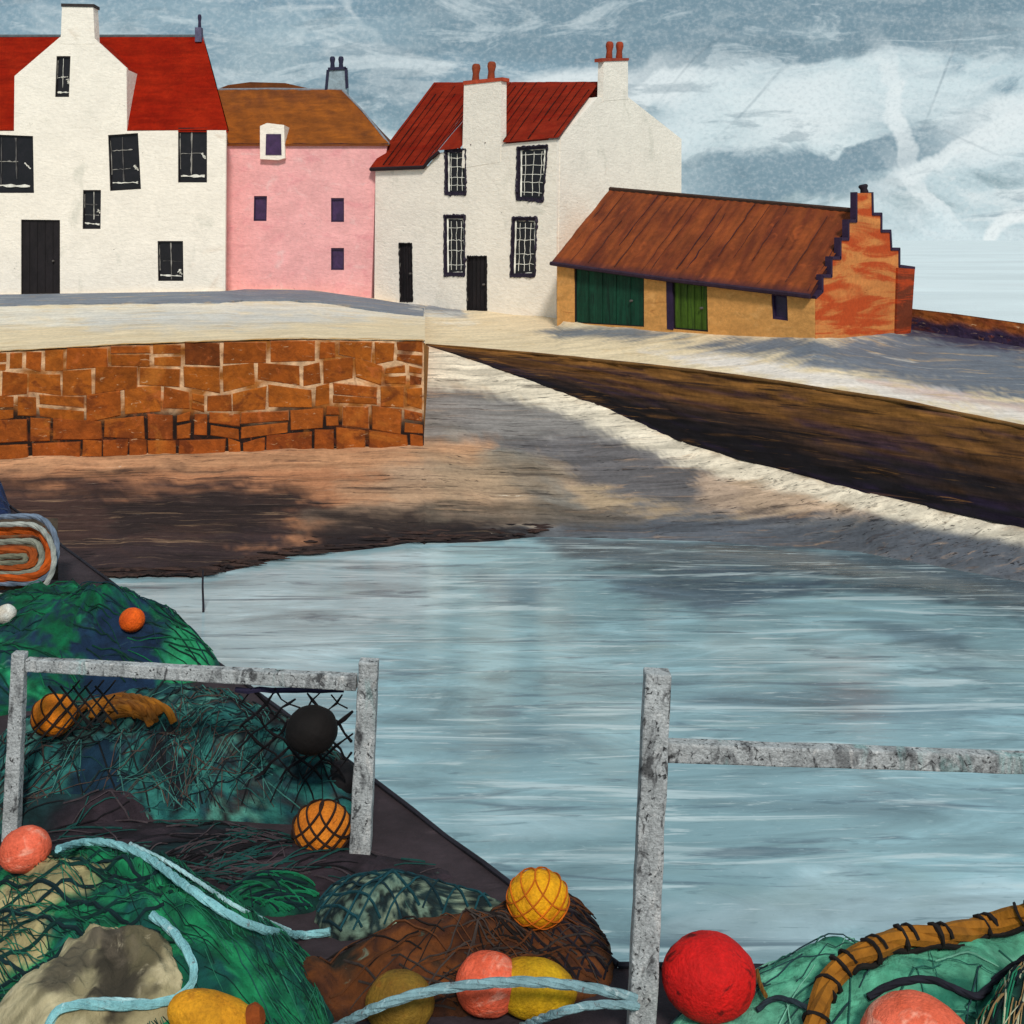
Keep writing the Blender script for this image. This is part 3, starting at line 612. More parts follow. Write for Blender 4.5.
m = MB(); m.col(WHITE).prism([gC.at(*p, -.008) for p in ((603, 101), (604, 60), (628, 60), (628, 99))], du*.2); ch = m.build('chimney', 'limewash', H3)
m = MB(); m.col(S(150, 60, 40)).prism([gC.at(*p, -.03) for p in ((602, 61.5), (602, 58), (629, 58), (629, 60.5))], du*.26); m.build('chimney_cap', 'plain', ch)
for q in (609, 619): pot(ch, gC.at(q, 59, .1), .105, .5, S(150, 58, 30), .05)

# ---- stone shed
S1, S0 = P(815.5, 338, 23.1), P(556, 321, 28.4)
ds = Vector((S0.x-S1.x, S0.y-S1.y, 0)).normalized(); iw = Vector((-ds.y, ds.x, 0)); iw = iw if iw.y > 0 else -iw
SH = thing('stone_shed', 'low orange stone shed with rusty roof, green doors and crow-stepped gable', 'shed', S1)
wS = Wall(S1, iw); gS = Wall(S1, ds); TAN = S(214, 152, 84)
d1 = wS.opening(SH, [(574, 267), (644, 275), (644, 327), (574, 323)], 'ink', kind='door', color=S(14, 62, 44), seed=41, label='wide dark green double door of the shed')
d2 = wS.opening(SH, [(672, 279), (707, 284), (708, 332), (673, 329)], 'ink', kind='door', color=S(66, 92, 22), seed=43, label='bright green narrow door of the shed')
jb = [wS.at(*p, -.012) for p in ((666, 277), (672, 278), (673, 330), (667, 329))]; mj = MB(); mj.col(PLUM).prism(jb, iw*.05); mj.build('door_jamb', 'plain', SH)
wS.opening(SH, [(771, 293), (787, 296), (788, 321), (772, 319)], 'plum', kind='window', color=PLUM, seed=45)
wS.slab([(557, 345), (557, 264), (815, 297), (815.2, 365)], .4, 'wall', 'shed_stone', SH, TAN)
left = [(815.6, 297), (822, 291), (822, 276), (831, 276), (831, 258), (840, 258), (840, 239), (848, 239), (848, 221), (856, 221), (856, 193)]
right = [(872, 193), (872.5, 214), (881, 214), (881, 231), (890, 231), (891, 249), (899, 249), (899, 266), (914, 268), (909, 350)]
gS.slab([(815.6, 365)]+left+right, .1, 'gable_wall', 'gable_stone', SH, S(212, 132, 70))
for pl in (left, right[:-1]):
    m = MB(); m.col(S(52, 34, 58))
    for a, b in zip(pl, pl[1:]):
        pa, pb = gS.at(*a), gS.at(*b); d = (pb-pa); 
        if d.length < .02: continue
        fl = abs(d.z) < d.length*.5; m.bar(pa+ds*.05-d.normalized()*.02, pb+ds*.05+d.normalized()*.02, *((.14, .07) if fl else (.07, .14)), Vector((0, 0, 1)) if fl else ds)
    m.build('coping', 'plain', SH)
m = MB(); m.col(S(112, 48, 24)).prism([gS.at(*p, -.05) for p in ((898, 268), (915, 269), (910, 345), (896, 345))], ds*.5); m.build('buttress', 'gable_stone', SH)
pq = gS.at(864.5, 193, .2); pot(SH, pq, .1, .2, S(40, 30, 40), -.2)
m = MB(); a = S0-iw*.1+ds*.06; b = S1-iw*.1+ds*.06
ez0, ez1 = onv(Vector((a.x, a.y, 0)), 264), onv(Vector((b.x, b.y, 0)), 297)
ra = Vector((S0.x, S0.y, 0))+iw*2.2+ds*.02; rb = Vector((S1.x, S1.y, 0))+iw*2.2+ds*.1
ra, rb = onv(ra, 190.5), onv(rb, 213)
rs = random.Random(4); streak = [rs.random() for _ in range(90)]
def rust(u, v):
    k = streak[int(u*40+.35*v+1.2*nz(u*6, v))]; c = mixc(S(138, 66, 26), S(104, 44, 20), .4+.9*nz(u*16+v*.8, v*2.2, 8.)+.5*nz(u*50+v*2, v*2, 3.)); 
    
    if v < .07: c = mixc(c, S(58, 28, 40), .8)
    return c
# corrugated sheets: shallow folds running down the slope
nrm = (ez1-ez0).cross(ra-ez0).normalized(); nrm = nrm if nrm.z > 0 else -nrm
m.grid(lambda u, v: ez0.lerp(ez1, u).lerp(ra.lerp(rb, u), v)+nrm*(.05+.007*math.sin(u*2*math.pi*33+2*nz(u*9, 1.))+.03*nz(u*6, v*3)), 264, 12, rust)
for k in range(15):
    u = (k+rs.uniform(.1, .9))/15; v0, v1 = rs.choice([(.04, .96), (.3, .97), (.05, .6), (.1, .9)]); w_ = rs.uniform(.008, .022)
    m.col(mixc(S(54, 26, 34), S(90, 44, 26), rs.random())).tube([ez0.lerp(ez1, u).lerp(ra.lerp(rb, u), v0+(v1-v0)*t/10)+nrm*.06+(ez1-ez0).normalized()*.05*nz(t*.4, k) for t in range(11)], w_, 5, lambda t: w_*(.4+1.6*abs(nz(t*3, k*2.))))
m.col(S(70, 34, 34)).prism([p-nrm*.04 for p in (ez0, ez1, rb, ra)], nrm*.03)
rbk = [ra, rb, rb+iw*2.3+Vector((0, 0, -1.9)), ra+iw*2.3+Vector((0, 0, -1.9))]; m.col(S(120, 50, 24)).prism(rbk, (0, 0, -.05))
m.build('roof', 'rust_sheet', SH)
m = MB(); m.col(S(50, 32, 48)); m.tube([ez0+nrm*.02-iw*.02, ez0.lerp(ez1, .5)+nrm*.02-iw*.02-Vector((0, 0, .03)), ez1+nrm*.02-iw*.02], .055, 6); m.build('gutter', 'plain', SH)
m = MB(); m.col(S(66, 44, 34)); m.tube([ra+nrm*.05, ra.lerp(rb, .5)+nrm*.05, rb+nrm*.05], .06, 6); m.build('ridge_cap', 'plain', SH)
m = MB(); a = S1+ds*.42+iw*.42; a.z = 2.4; m.col(TAN).box(a, ds*6.6, iw*3.4, (0, 0, 1.5)); m.build('rear_wall', 'shed_stone', SH)
# pale left end pier of the shed
m = MB(); m.col(TAN).prism([S0+iw*.41, S0+iw*4.2, S0+iw*4.2+Vector((0, 0, .9)), Vector((ra.x, ra.y, ra.z-.14)), S0+iw*.41+Vector((0, 0, 1.55))], -ds*.3); m.build('end_wall', 'shed_stone', SH)

# ---- boundary wall to the right
BW = thing('boundary_wall', 'low rust-brown boundary wall running off to the right of the shed', 'wall', P(960, 335, 25.8))
m = MB(); tab = [(908, 309, 330, 26.6), (960, 315, 337, 25.8), (1024, 324, 349, 25.), (1320, 365, 398, 23)]
def bw(u, v):
    px = 908+412*u; t, b, D = lerp_table(tab, px); w = P(px, t+(b-t)*v, D); w.y -= .05*v+.03*nz(px*.06, v*3); return w
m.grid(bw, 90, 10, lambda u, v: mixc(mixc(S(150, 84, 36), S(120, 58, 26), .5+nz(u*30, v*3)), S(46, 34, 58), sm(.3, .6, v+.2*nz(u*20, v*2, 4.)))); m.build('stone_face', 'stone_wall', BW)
m = MB()
def bwt(u, v): w = bw(u, 0).copy(); w.y += v*.4; w.z += .01; return w
m.grid(bwt, 90, 2, lambda u, v: S(160, 100, 50)); m.grid(lambda u, v: bwt(u, 1)-Vector((0, 0, 3.2*v)), 40, 2, lambda u, v: S(110, 60, 34)); m.build('coping', 'stone_wall', BW)

# ------------------------------------------------------------------ near quay
e1, e2 = hit_z(60, 545, QZ), hit_z(618, 968, QZ); ed = (e1-e2).normalized()
far = e2+ed*14.2
rgt = hit_z(1100, 975, QZ); rgt2 = e2+(rgt-e2).normalized()*7
QP = [far, e1, e2, rgt, rgt2, Vector((rgt2.x, -3, QZ)), Vector((-14, -3, QZ)), Vector((-14, far.y, QZ))]
m = MB(); m.col(S(56, 46, 50)).prism(QP, (0, 0, -2.6)); struct(m.build('quay', 'dark_quay'))
qedge = thing('kerb', 'thin dark kerb along the edge of the near quay', 'kerb', e2)
m = MB(); m.col(S(40, 38, 46))
pts = [far.lerp(e2, t/40)+Vector((0, 0, .015+.012*nz(t*.9, 2.))) for t in range(41)]; m.tube(pts, .014, 6)
pts = [e2.lerp(rgt2, t/20)+Vector((0, 0, .015+.012*nz(t*.9, 7.))) for t in range(21)]; m.tube(pts, .014, 6); m.build('edge_strip', 'dark_quay', qedge)

# ------------------------------------------------------------------ heaps of net
HEAPS = []
def surface(x, y, upto=None):
    z = QZ
    for h in HEAPS[:upto]:
        v = h(x, y)
        if v is not None: z = max(z, v)
    return z
def first_hit(px, py, lift=0.):
    D = 2.2
    while D < 16:
        w = P(px, py, D)
        if w.z-lift <= surface(w.x, w.y): return w
        D += .02
    return P(px, py, D)
def heap(name, label, cat, outline, H, stops, mat='net_cloth', ang=0., aniso=3., sc=1.6, patches=(), amp=.25, prof=.55, group=None, part='netting', nth=150, nr=34, foot=.35):
    idx = len(HEAPS)
    cxp = sum(p[0] for p in outline)/len(outline); cyp = sum(p[1] for p in outline)/len(outline)
    bz = QZ
    for it in range(3):
        c0 = hit_z(cxp, cyp, bz+foot*H); bz = surface(c0.x, c0.y)
    poly = []
    for a, b in zip(outline, outline[1:]+outline[:1]):
        for t in range(4): poly.append((a[0]+(b[0]-a[0])*t/4, a[1]+(b[1]-a[1])*t/4))
    for _ in range(2): poly = [((poly[i-1][0]+2*poly[i][0]+poly[(i+1) % len(poly)][0])/4, (poly[i-1][1]+2*poly[i][1]+poly[(i+1) % len(poly)][1])/4) for i in range(len(poly))]
    ylo, yhi = min(p[1] for p in poly), max(p[1] for p in poly)
    W = [hit_z(x, y, bz+H*(.5-.46*sm(.25, .85, (y-ylo)/(yhi-ylo)))) for x, y in poly]
    c = sum(W, Vector())/len(W); rho = []
    for k in range(nth):
        a = 2*math.pi*k/nth; d = Vector((math.cos(a), math.sin(a))); best = .05
        for p, q in zip(W, W[1:]+W[:1]):
            px_, py_ = p.x-c.x, p.y-c.y; ex, ey = q.x-p.x, q.y-p.y; den = d.x*ey-d.y*ex
            if abs(den) < 1e-9: continue
            t = (px_*ey-py_*ex)/den; s = (px_*d.y-py_*d.x)/den
            if t > 0 and -1e-6 <= s <= 1+1e-6: best = max(best, t)
        rho.append(best)
    rho = [(rho[k-1]+2*rho[k]+rho[(k+1) % nth])/4*(1+.05*nz(math.cos(2*math.pi*k/nth)*4, math.sin(2*math.pi*k/nth)*4, idx)) for k in range(nth)]
    def RHO(a):
        t = (a/(2*math.pi) % 1)*nth; k = int(t) % nth; f = t-int(t); return rho[k]*(1-f)+rho[(k+1) % nth]*f
    ca, sa = math.cos(ang), math.sin(ang)
    def hgt(x, y, r):
        u, v = x*ca+y*sa, -x*sa+y*ca
        n = 1+amp*(1.3*nz(u*1.3, v*3.2, idx*2.)+.5*nz(u*4, v*9, idx*2.+1))
        return H*max(0, 1-r**1.8)**(prof+.12)*n
    def query(x, y):
        dx, dy = x-c.x, y-c.y; r = math.hypot(dx, dy)/RHO(math.atan2(dy, dx))
        if r >= 1: return None
        return surface(x, y, idx)*.999+hgt(x, y, r) if False else base_z(x, y)+hgt(x, y, r)
    def base_z(x, y): return surface(x, y, idx)
    pw = []
    for (qx, qy, rr, colr) in patches:
        w = hit_z(qx, qy, bz+.6*H); D = w.y; pw.append((w.x, w.y, rr/F*D, colr))
    vs, cs = [], []
    for j in range(nr+1):
        r = 1-(1-j/nr)**1.0 if j else 0
        r = math.sin(j/nr*math.pi/2)**.9
        for k in range(nth):
            a = 2*math.pi*k/nth; x, y = c.x+math.cos(a)*r*rho[k], c.y+math.sin(a)*r*rho[k]
            z = base_z(x, y)+(hgt(x, y, r) if r < .9999 else -.03); vs.append((x, y, z))
            u, v = x*ca+y*sa, -x*sa+y*ca
            t = .5+.75*nz(u*sc, v*sc*aniso, 3.3+idx)+.25*nz(u*sc*4, v*sc*aniso*4, 1.1+idx)
            t = max(0, min(.999, t))*(len(stops)-1); i = int(t); cc = mixc(stops[i], stops[i+1], t-i)
            for (qx, qy, rr, colr) in pw:
                d = math.hypot(x-qx, (y-qy)*.6)/rr+.5*nz(u*5, v*9, 6.); cc = mixc(cc, colr, sm(1.15, .75, d))
            cs.append(cc)
    m = MB(); fs = [(j*nth+k, j*nth+(k+1) % nth, (j+1)*nth+(k+1) % nth, (j+1)*nth+k) for j in range(nr) for k in range(nth)]
    root = thing(name, label, cat, (c.x, c.y, surface(c.x, c.y)), group)
    m.add(vs, fs, cs); m.build(part, mat, root, smooth=True)
    HEAPS.append(query)
    return dict(root=root, c=c, RHO=RHO, q=query, rmax=max(rho), ang=ang)
def drape(h, spacing, r, colors, angs=(.8, -.8), part='mesh_strands', seed=0, keep=1., wob=.03, lim=.985, n=4, lift=.008, region=None):
    m = MB(); rr = random.Random(seed); c = h['c']; R_ = h['rmax']; step = .04
    for a in angs:
        d = Vector((math.cos(a), math.sin(a))); nn = Vector((-d.y, d.x)); k = -int(R_/spacing)
        while k*spacing < R_:
            o = k*spacing+rr.uniform(-.2, .2)*spacing; k += 1; run = []; col = rr.choice(colors)
            if rr.random() > keep: continue
            t = -R_
            while t <= R_+step:
                x = c.x+d.x*t+nn.x*(o+wob*nz(t*2, o*5, a)); y = c.y+d.y*t+nn.y*(o+wob*nz(t*2, o*5, a+3))
                rd_ = math.hypot(x-c.x, y-c.y)/h['RHO'](math.atan2(y-c.y, x-c.x)); ok = rd_ < lim and (region is None or region(x, y))
                if ok: run.append((x, y, h['q'](x, y)+lift))
                if (not ok or t+step > R_+step) and run:
                    if len(run) > 2: m.col(col).tube(run, r, n)
                    run = []
                t += step
    return m.build(part, 'twine', h['root'])
def hatch(h, count, L0, L1, r, colors, ang, spread=.35, part='loose_twine', seed=0):
    m = MB(); rr = random.Random(seed); c = h['c']
    for i in range(count):
        a = rr.uniform(0, 6.283); q = math.sqrt(rr.random())*.985 if i % 2 else rr.uniform(.66, .99); x, y = c.x+math.cos(a)*h['RHO'](a)*q, c.y+math.sin(a)*h['RHO'](a)*q
        b = ang+rr.gauss(0, spread); L = rr.uniform(L0, L1); pts = []; cur = rr.uniform(-.9, .9)
        for t in range(9):
            if math.hypot(x-c.x, y-c.y)/h['RHO'](math.atan2(y-c.y, x-c.x)) > .99: break
            pts.append((x, y, h['q'](x, y)+.006+.01*math.sin(t/8*math.pi))); x += math.cos(b)*L/8; y += math.sin(b)*L/8; b += cur*L/8
        if len(pts) > 2: m.col(rr.choice(colors)).tube(pts, r*rr.uniform(.6, 1.3), 4)
    return m.build(part, 'twine', h['root'])

GRN = [S(8, 44, 40), S(10, 74, 52), S(22, 104, 68), S(14, 66, 54), S(30, 50, 66)]
gnet = 'heaps of fishing net on the quay'
# far end of the quay
h = heap('tarpaulin', 'dark blue tarpaulin bundle at the far end of the quay', 'tarpaulin', [(-70, 470), (-20, 458), (4, 474), (10, 500), (14, 525), (-10, 545), (-70, 550)], .5, [S(20, 30, 60), S(34, 52, 92), S(24, 34, 66)], 'plain', part='cover')
drape(h, .22, .012, [S(60, 70, 96)], (1.2,), 'lashing', 2)
h1 = heap('net_heap', 'bright green net heap with dark blue folds at the far end of the quay', 'fishing net', [(-60, 600), (-10, 590), (50, 582), (110, 594), (160, 604), (200, 618), (222, 642), (216, 668), (160, 686), (90, 698), (-60, 725)], .5, [S(6, 60, 44), S(8, 100, 62), S(10, 82, 54), S(26, 48, 74), S(8, 92, 60), S(36, 140, 92)], ang=-.25, aniso=4, group=gnet, patches=[(192, 636, 26, S(40, 138, 92)), (120, 642, 40, S(22, 44, 70)), (90, 604, 26, S(16, 112, 72))])
hatch(h1, 130, .25, .8, .005, [S(8, 60, 44), S(14, 100, 64), S(20, 50, 60), S(10, 46, 40)], -.2, .3, seed=3)
# teal heap behind the rail
h2 = heap('net_heap', 'dark teal net heap behind the left railing, crossed by black mesh', 'fishing net', [(-30, 740), (20, 705), (80, 694), (160, 688), (250, 696), (320, 712), (356, 750), (366, 800), (345, 826), (280, 820), (180, 815), (90, 832), (-30, 840)], .5, [S(26, 28, 34), S(28, 84, 84), S(52, 122, 112), S(22, 64, 70), S(48, 42, 44), S(76, 138, 124), S(24, 62, 68)], ang=.1, aniso=2.2, sc=2.4, group=gnet, patches=[(90, 775, 26, S(18, 44, 62)), (300, 715, 30, S(34, 28, 32))])
hd = heap('net_heap', 'low black and purple net lying flat between the teal heap and green net', 'fishing net', [(-30, 836), (60, 818), (200, 814), (290, 830), (350, 852), (420, 858), (476, 880), (410, 884), (330, 890), (230, 892), (150, 868), (60, 858), (-30, 868)], .09, [S(34, 28, 34), S(52, 42, 48), S(26, 24, 30), S(22, 52, 54)], ang=.2, group=gnet)
hatch(hd, 260, .12, .45, .004, [S(22, 20, 24), S(70, 60, 64), S(24, 70, 66)], .15, .5, seed=31)
drape(h2, .13, .006, [S(16, 18, 22), S(24, 30, 32)], (.7, -.75), seed=4, keep=.9)
hatch(h2, 700, .12, .45, .003, [S(62, 116, 108), S(36, 88, 84), S(20, 30, 36), S(76, 60, 54), S(24, 60, 62)], .5, .9, seed=5)
# near left green heap and what lies on it
h3 = heap('net_heap', 'large emerald green net heap at the bottom left with pale patches', 'fishing net', [(-60, 862), (0, 850), (50, 836), (110, 832), (165, 848), (220, 880), (290, 916), (326, 944), (334, 980), (325, 1030), (300, 1100), (-60, 1120)], .38, [S(8, 60, 48), S(14, 108, 68), S(34, 138, 88), S(10, 72, 56), S(20, 74, 72), S(16, 116, 72)], ang=-.5, aniso=3.6, sc=1.7, group=gnet,
          patches=[(20, 905, 40, S(178, 164, 118)), (72, 893, 26, S(168, 156, 112)), (20, 940, 30, S(176, 160, 114))])
drape(h3, .15, .010, [S(10, 50, 46), S(14, 40, 44)], (.35, -.55), seed=6, region=lambda x, y: x < -1.55)
hatch(h3, 900, .12, .5, .0022, [S(10, 44, 40), S(22, 104, 70), S(40, 112, 86), S(12, 60, 50), S(30, 84, 74)], -.75, .25, seed=7)
h4 = heap('sack', 'beige canvas sack with dark painted-in shading on the green net', 'sack', [(-40, 1000), (20, 965), (65, 940), (115, 924), (160, 938), (186, 968), (178, 990), (140, 1000), (100, 1015), (80, 1090), (-40, 1090)], .12, [S(176, 162, 124), S(150, 138, 104), S(190, 176, 140), S(140, 130, 100)], 'sackcloth', ang=.4, part='canvas', sc=2.5, patches=[(128, 960, 34, S(62, 56, 46)), (70, 965, 24, S(96, 88, 72)), (150, 950, 22, S(96, 88, 66))])  # dark patches paint shading into the canvas colour
# middle of the quay
h5 = heap('net_heap', 'brown net heap with arched black strands beneath the yellow buoy', 'fishing net', [(296, 972), (340, 964), (420, 956), (500, 938), (540, 900), (580, 878), (604, 905), (616, 945), (614, 985), (560, 1010), (450, 1015), (340, 1020), (300, 1005)], .25, [S(44, 26, 20), S(86, 48, 22), S(58, 32, 22), S(106, 58, 24), S(36, 34, 28)], ang=.2, aniso=2.5, sc=1.6, group=gnet)
drape(h5, .085, .006, [S(22, 18, 26), S(34, 26, 34)], (1.2, -.5, .3), seed=9, region=lambda x, y: x > .05)
hatch(h5, 200, .15, .5, .004, [S(30, 22, 20), S(88, 50, 26), S(60, 50, 46)], .1, .5, seed=10)
h6 = heap('netted_sack', 'mottled pale and black sack wrapped in teal mesh, tapering to the right', 'sack', [(314, 905), (320, 878), (350, 868), (400, 870), (455, 880), (520, 898), (512, 912), (440, 922), (390, 932), (335, 942), (316, 928)], .17, [S(24, 36, 38), S(140, 156, 132), S(30, 50, 52), S(20, 28, 30), S(116, 140, 122), S(20, 56, 60)], ang=.1, aniso=1.4, sc=5., part='bundle')
drape(h6, .085, .007, [S(20, 64, 72), S(16, 44, 52)], (.9, -.6), seed=11)
h6b = heap('net_heap', 'small flat strip of green net between pale blue rope and netted sack', 'fishing net', [(215, 888), (250, 876), (300, 876), (322, 888), (318, 912), (270, 918), (230, 906)], .07, [S(12, 50, 46), S(16, 92, 64), S(24, 40, 50)], ang=-.2, group=gnet)
hatch(h6b, 60, .1, .3, .005, [S(20, 110, 72), S(14, 40, 44)], -.3, .4, seed=30)
# right-hand corner
h7 = heap('net_heap', 'pale mint green net heap at the bottom right under an amber rope', 'fishing net', [(650, 1030), (684, 990), (728, 960), (790, 944), (850, 942), (930, 944), (1010, 934), (1110, 915), (1180, 960), (1180, 1110), (900, 1130), (660, 1110)], .3, [S(40, 108, 88), S(92, 168, 136), S(72, 148, 118), S(110, 180, 150), S(60, 128, 110)], ang=.25, aniso=3., sc=1.3, group=gnet)
hatch(h7, 110, .2, .6, .003, [S(40, 96, 84), S(124, 186, 160), S(34, 60, 66)], .6, .5, seed=12)
h8 = heap('net_heap', 'dark green net bundle with fine pale strands at the right edge', 'fishing net', [(955, 1050), (985, 1000), (1012, 968), (1045, 948), (1110, 945), (1150, 1000), (1110, 1110), (970, 1110)], .22, [S(14, 40, 38), S(20, 66, 54), S(26, 34, 46)], ang=.7, aniso=5, sc=3., group=gnet)
hatch(h8, 420, .2, .7, .0035, [S(150, 120, 80), S(30, 110, 80), S(16, 30, 34), S(170, 170, 140)], .95, .12, seed=13)

# ------------------------------------------------------------------ railings
def beam(m, a, b, wa, ha, wb=None, hb=None, seed=0, colf=None):
    a, b = Vector(a), Vector(b); d = (b-a).normalized(); up = Vector((0, 1, 0)); sd = d.cross(up).normalized(); n = 24
    wb = wb or wa; vs, cs = [], []
    for i in range(n+1):
        t = i/n; p = a.lerp(b, t); w = (wa*(1-t)+wb*t)/2; j = lambda k: 1+.07*nz(t*9, k*3., seed)
        for k, (s, u) in enumerate(((-1, -1), (1, -1), (1, 1), (-1, 1))): vs.append(p+sd*s*w*j(k)+up*u*w*.8*j(k+5)); cs.append(S(176, 178, 178))
    m.add(vs, [(i*4+k, i*4+(k+1) % 4, i*4+4+(k+1) % 4, i*4+4+k) for i in range(n) for k in range(4)]+[(3, 2, 1, 0), (n*4, n*4+1, n*4+2, n*4+3)], cs)
RA = thing('railing', 'weathered grey railing of two posts and one rail, black mesh hanging from it', 'railing', hit_z(190, 852, QZ), 'quay railings')
m = MB(); beam(m, P(11, 846, 6.2), P(20, 652, 6.2), .088, .07, .075, seed=1); m.build('post', 'weathered_wood', RA, bevel=.008)
m = MB(); beam(m, P(360, 863, 6.0), P(369, 660, 6.0), .115, .07, .105, seed=2); m.build('post', 'weathered_wood', RA, bevel=.008)
m = MB(); beam(m, P(27, 664, 6.2), P(357, 682, 6.0), .07, .05, .08, seed=3); m.build('rail', 'weathered_wood', RA, bevel=.008)
RB = thing('railing', 'tall grey railing at the right with leaning post and speckled rail over the water', 'railing', hit_z(642, 1040, QZ), 'quay railings')
m = MB(); beam(m, P(640, 1048, 4.65), P(657.5, 671, 4.72), .115, .08, .112, seed=4); m.build('post', 'weathered_wood', RB, bevel=.008)
m = MB(); beam(m, P(662, 750, 4.75), P(1300, 772, 5.1), .085, .05, .08, seed=5); m.build('rail', 'weathered_wood', RB, bevel=.008)
q = P(1300, 750, 5.1); m = MB(); beam(m, (q.x, q.y, QZ-.05), (q.x, q.y, q.z+.3), .125, .1, seed=6); m.build('post', 'weathered_wood', RB, bevel=.008)

# black mesh hung on the left rail
HN = thing('hanging_net', 'black diamond mesh hanging from the left railing around the black buoy', 'fishing net', P(312, 690, 6.05))
m = MB(); m.col(S(22, 18, 22))
def hn(px, y): return P(px, y, 6.10+.004*(y-690)+.05*nz(px*.03, y*.03))
for k in range(-2, 7):
    x = 250+k*24; 
    for sgn in (1, -1):
        xs = x if sgn > 0 else x+30; run = []
        for t in range(13):
            px = xs+sgn*t*8+5*nz(k, t*.4, sgn); y = 688+t*7.5+5*nz(t*.5, k, 4.)
            if 236 < px < 353 and y > 676+.05*(px-27): run.append(hn(px, y))
            elif run: break
        if len(run) > 2: m.tube(run, .008, 5, lambda t: .004+.007*abs(nz(t*6, k, sgn)*2))
m.build('mesh_strands', 'twine', HN)
m = MB(); m.col(S(40, 36, 60)); m.tube([hn(236+i*12, 690+2*nz(i*.7, 1.)) for i in range(10)], .016, 6); m.build('head_rope', 'twine', HN)
HN2 = thing('hanging_net', 'black net corner draped over the orange buoy beside the left post', 'fishing net', P(70, 690, 6.25))
m = MB(); m.col(S(24, 20, 20)); r3 = random.Random(6)
for k in range(5):
    x = 28+k*12; run = [P(x+t*6.5+2*nz(k, t*.5), 740-t*7.5, 6.28+.02*t) for t in range(9) if x+t*6.5 < 120]; m.tube(run, .006, 4)
    run = [P(x+20+t*5.5+2*nz(k, t*.5, 4.), 686+t*7, 6.38-.01*t) for t in range(7) if x+t*5.5 < 100]; m.tube(run, .006, 4) if len(run) > 2 else None
m.build('mesh_strands', 'twine', HN2)

# ------------------------------------------------------------------ buoys
gb = 'round net buoys'
def buoy(px, py, rpx, label, color, mat='buoy_paint', net=None, shape=None, squash=(1, 1, 1), rot=0., ink=None, D=None, sink=.85, lug=True, cat='buoy', group=gb):
    if D is None:
        D = 2.5
        while D < 15:
            w = P(px, py, D); rr = rpx/F*D*1.0
            if w.z-sink*rr*squash[2] <= surface(w.x, w.y): break
            D += .01
    k = math.cos(math.atan((py-HY)/F)); squash = (squash[0], squash[1]*k, squash[2]*k)
    c = P(px, py, D); r = rpx/F*D; root = thing('buoy', label, cat, c-Vector((0, 0, r*squash[2])), group)
    Mr = Matrix.Rotation(rot, 4, 'Y'); seed = px*.13
    prof = shape or (lambda a: 1.0)
    vs, n, mm = [], 40, 24; mb = MB()
    lat = lambda j: -math.pi/2+math.pi*j/mm
    def pt(j, k):
        a = lat(j); b = 2*math.pi*k/n; v = Vector((math.cos(a)*math.cos(b)*squash[0]*prof(a), math.cos(a)*math.sin(b)*squash[1]*prof(a), math.sin(a)*squash[2]*(1 if a > 0 or not shape else 1)))
        v = Mr @ v; return c+v*r*(1+.035*nz(v.x*1.8+seed, v.y*1.8, v.z*1.8))
    for j in range(mm+1):
        for k in range(n): vs.append(pt(j, k))
    cs = [mixc(color, (color[0]*.8, color[1]*.7, color[2]*.6), max(0, .5+.9*nz(v.x*9, v.y*9, v.z*9))) for v in vs]
    mb.add(vs, [(j*n+k, j*n+(k+1) % n, (j+1)*n+(k+1) % n, (j+1)*n+k) for j in range(mm) for k in range(n)], cs); mb.build('float_body', mat, root, smooth=True)
    if lug:                                                     # moulded eye with a twine loop, on the far upper side
        d = (Mr @ Vector((.2*squash[0], .97*squash[1], -.12*squash[2]))); p = c+d*r*.98; q = MB(); q.col(mixc(color, INK, .45)); u = d.normalized()
        M = Matrix.Translation(p-u*r*.06) @ u.to_track_quat('Z', 'Y').to_matrix().to_4x4()
        q.lathe([(r*.2, -r*.05), (r*.19, r*.06), (r*.13, r*.1), (r*.12, r*.16)], M, 12)
        q.tube([M @ Vector((r*.1*math.cos(t*.5236), 0, r*.2+r*.1*math.sin(t*.5236))) for t in range(13)], r*.035, 6); q.build('eye', 'twine', root, smooth=True)
    if net:
        col, sp, wr = net; q = MB(); q.col(col)
        for nn in (Vector((.72, -.15, .68)), Vector((-.72, -.1, .68))):
            nn.normalize(); u = nn.orthogonal().normalized(); w = nn.cross(u); k = -1
            o = -.78
            while o < .8:
                rad = math.sqrt(1-o*o)
                q.tube([c+Mr @ (Vector(((nn*o+(u*math.cos(t/32*6.2832)+w*math.sin(t/32*6.2832))*rad)[i]*squash[i] for i in range(3)))*r*(1.035)) for t in range(33)], wr, 4); o += sp*random.uniform(.85, 1.15)
        q.build('net_cover', 'twine', root)
    return root
ORG, YEL, COR = S(232, 130, 24), S(238, 168, 16), S(244, 106, 74)
buoy(132, 620, 12.5, 'small bright orange buoy on the far green net heap', S(240, 98, 20), net=None)
buoy(6, 614, 10, 'small white buoy at the left edge on the far green net', S(226, 224, 216))
buoy(54, 715, 21.5, 'orange buoy under black strands beside the top of the left post', ORG, net=(S(60, 34, 16), .55, .006), D=6.75)
buoy(312, 730, 26, 'large black buoy hanging in mesh below the left rail', S(20, 15, 14), 'plain', D=6.0)
buoy(340, 780, 20, 'dull black buoy half hidden by the railing post', S(22, 19, 22), 'plain', D=6.6)
buoy(322, 829, 29, 'orange buoy wrapped in black net at the foot of the railing post', S(226, 132, 36), net=(S(44, 26, 18), .36, .0075), D=6.12)
tear = lambda a: 1.0 if a > -.35 else max(.05, 1-.35*((-a-.35)/1.22)**1.3)
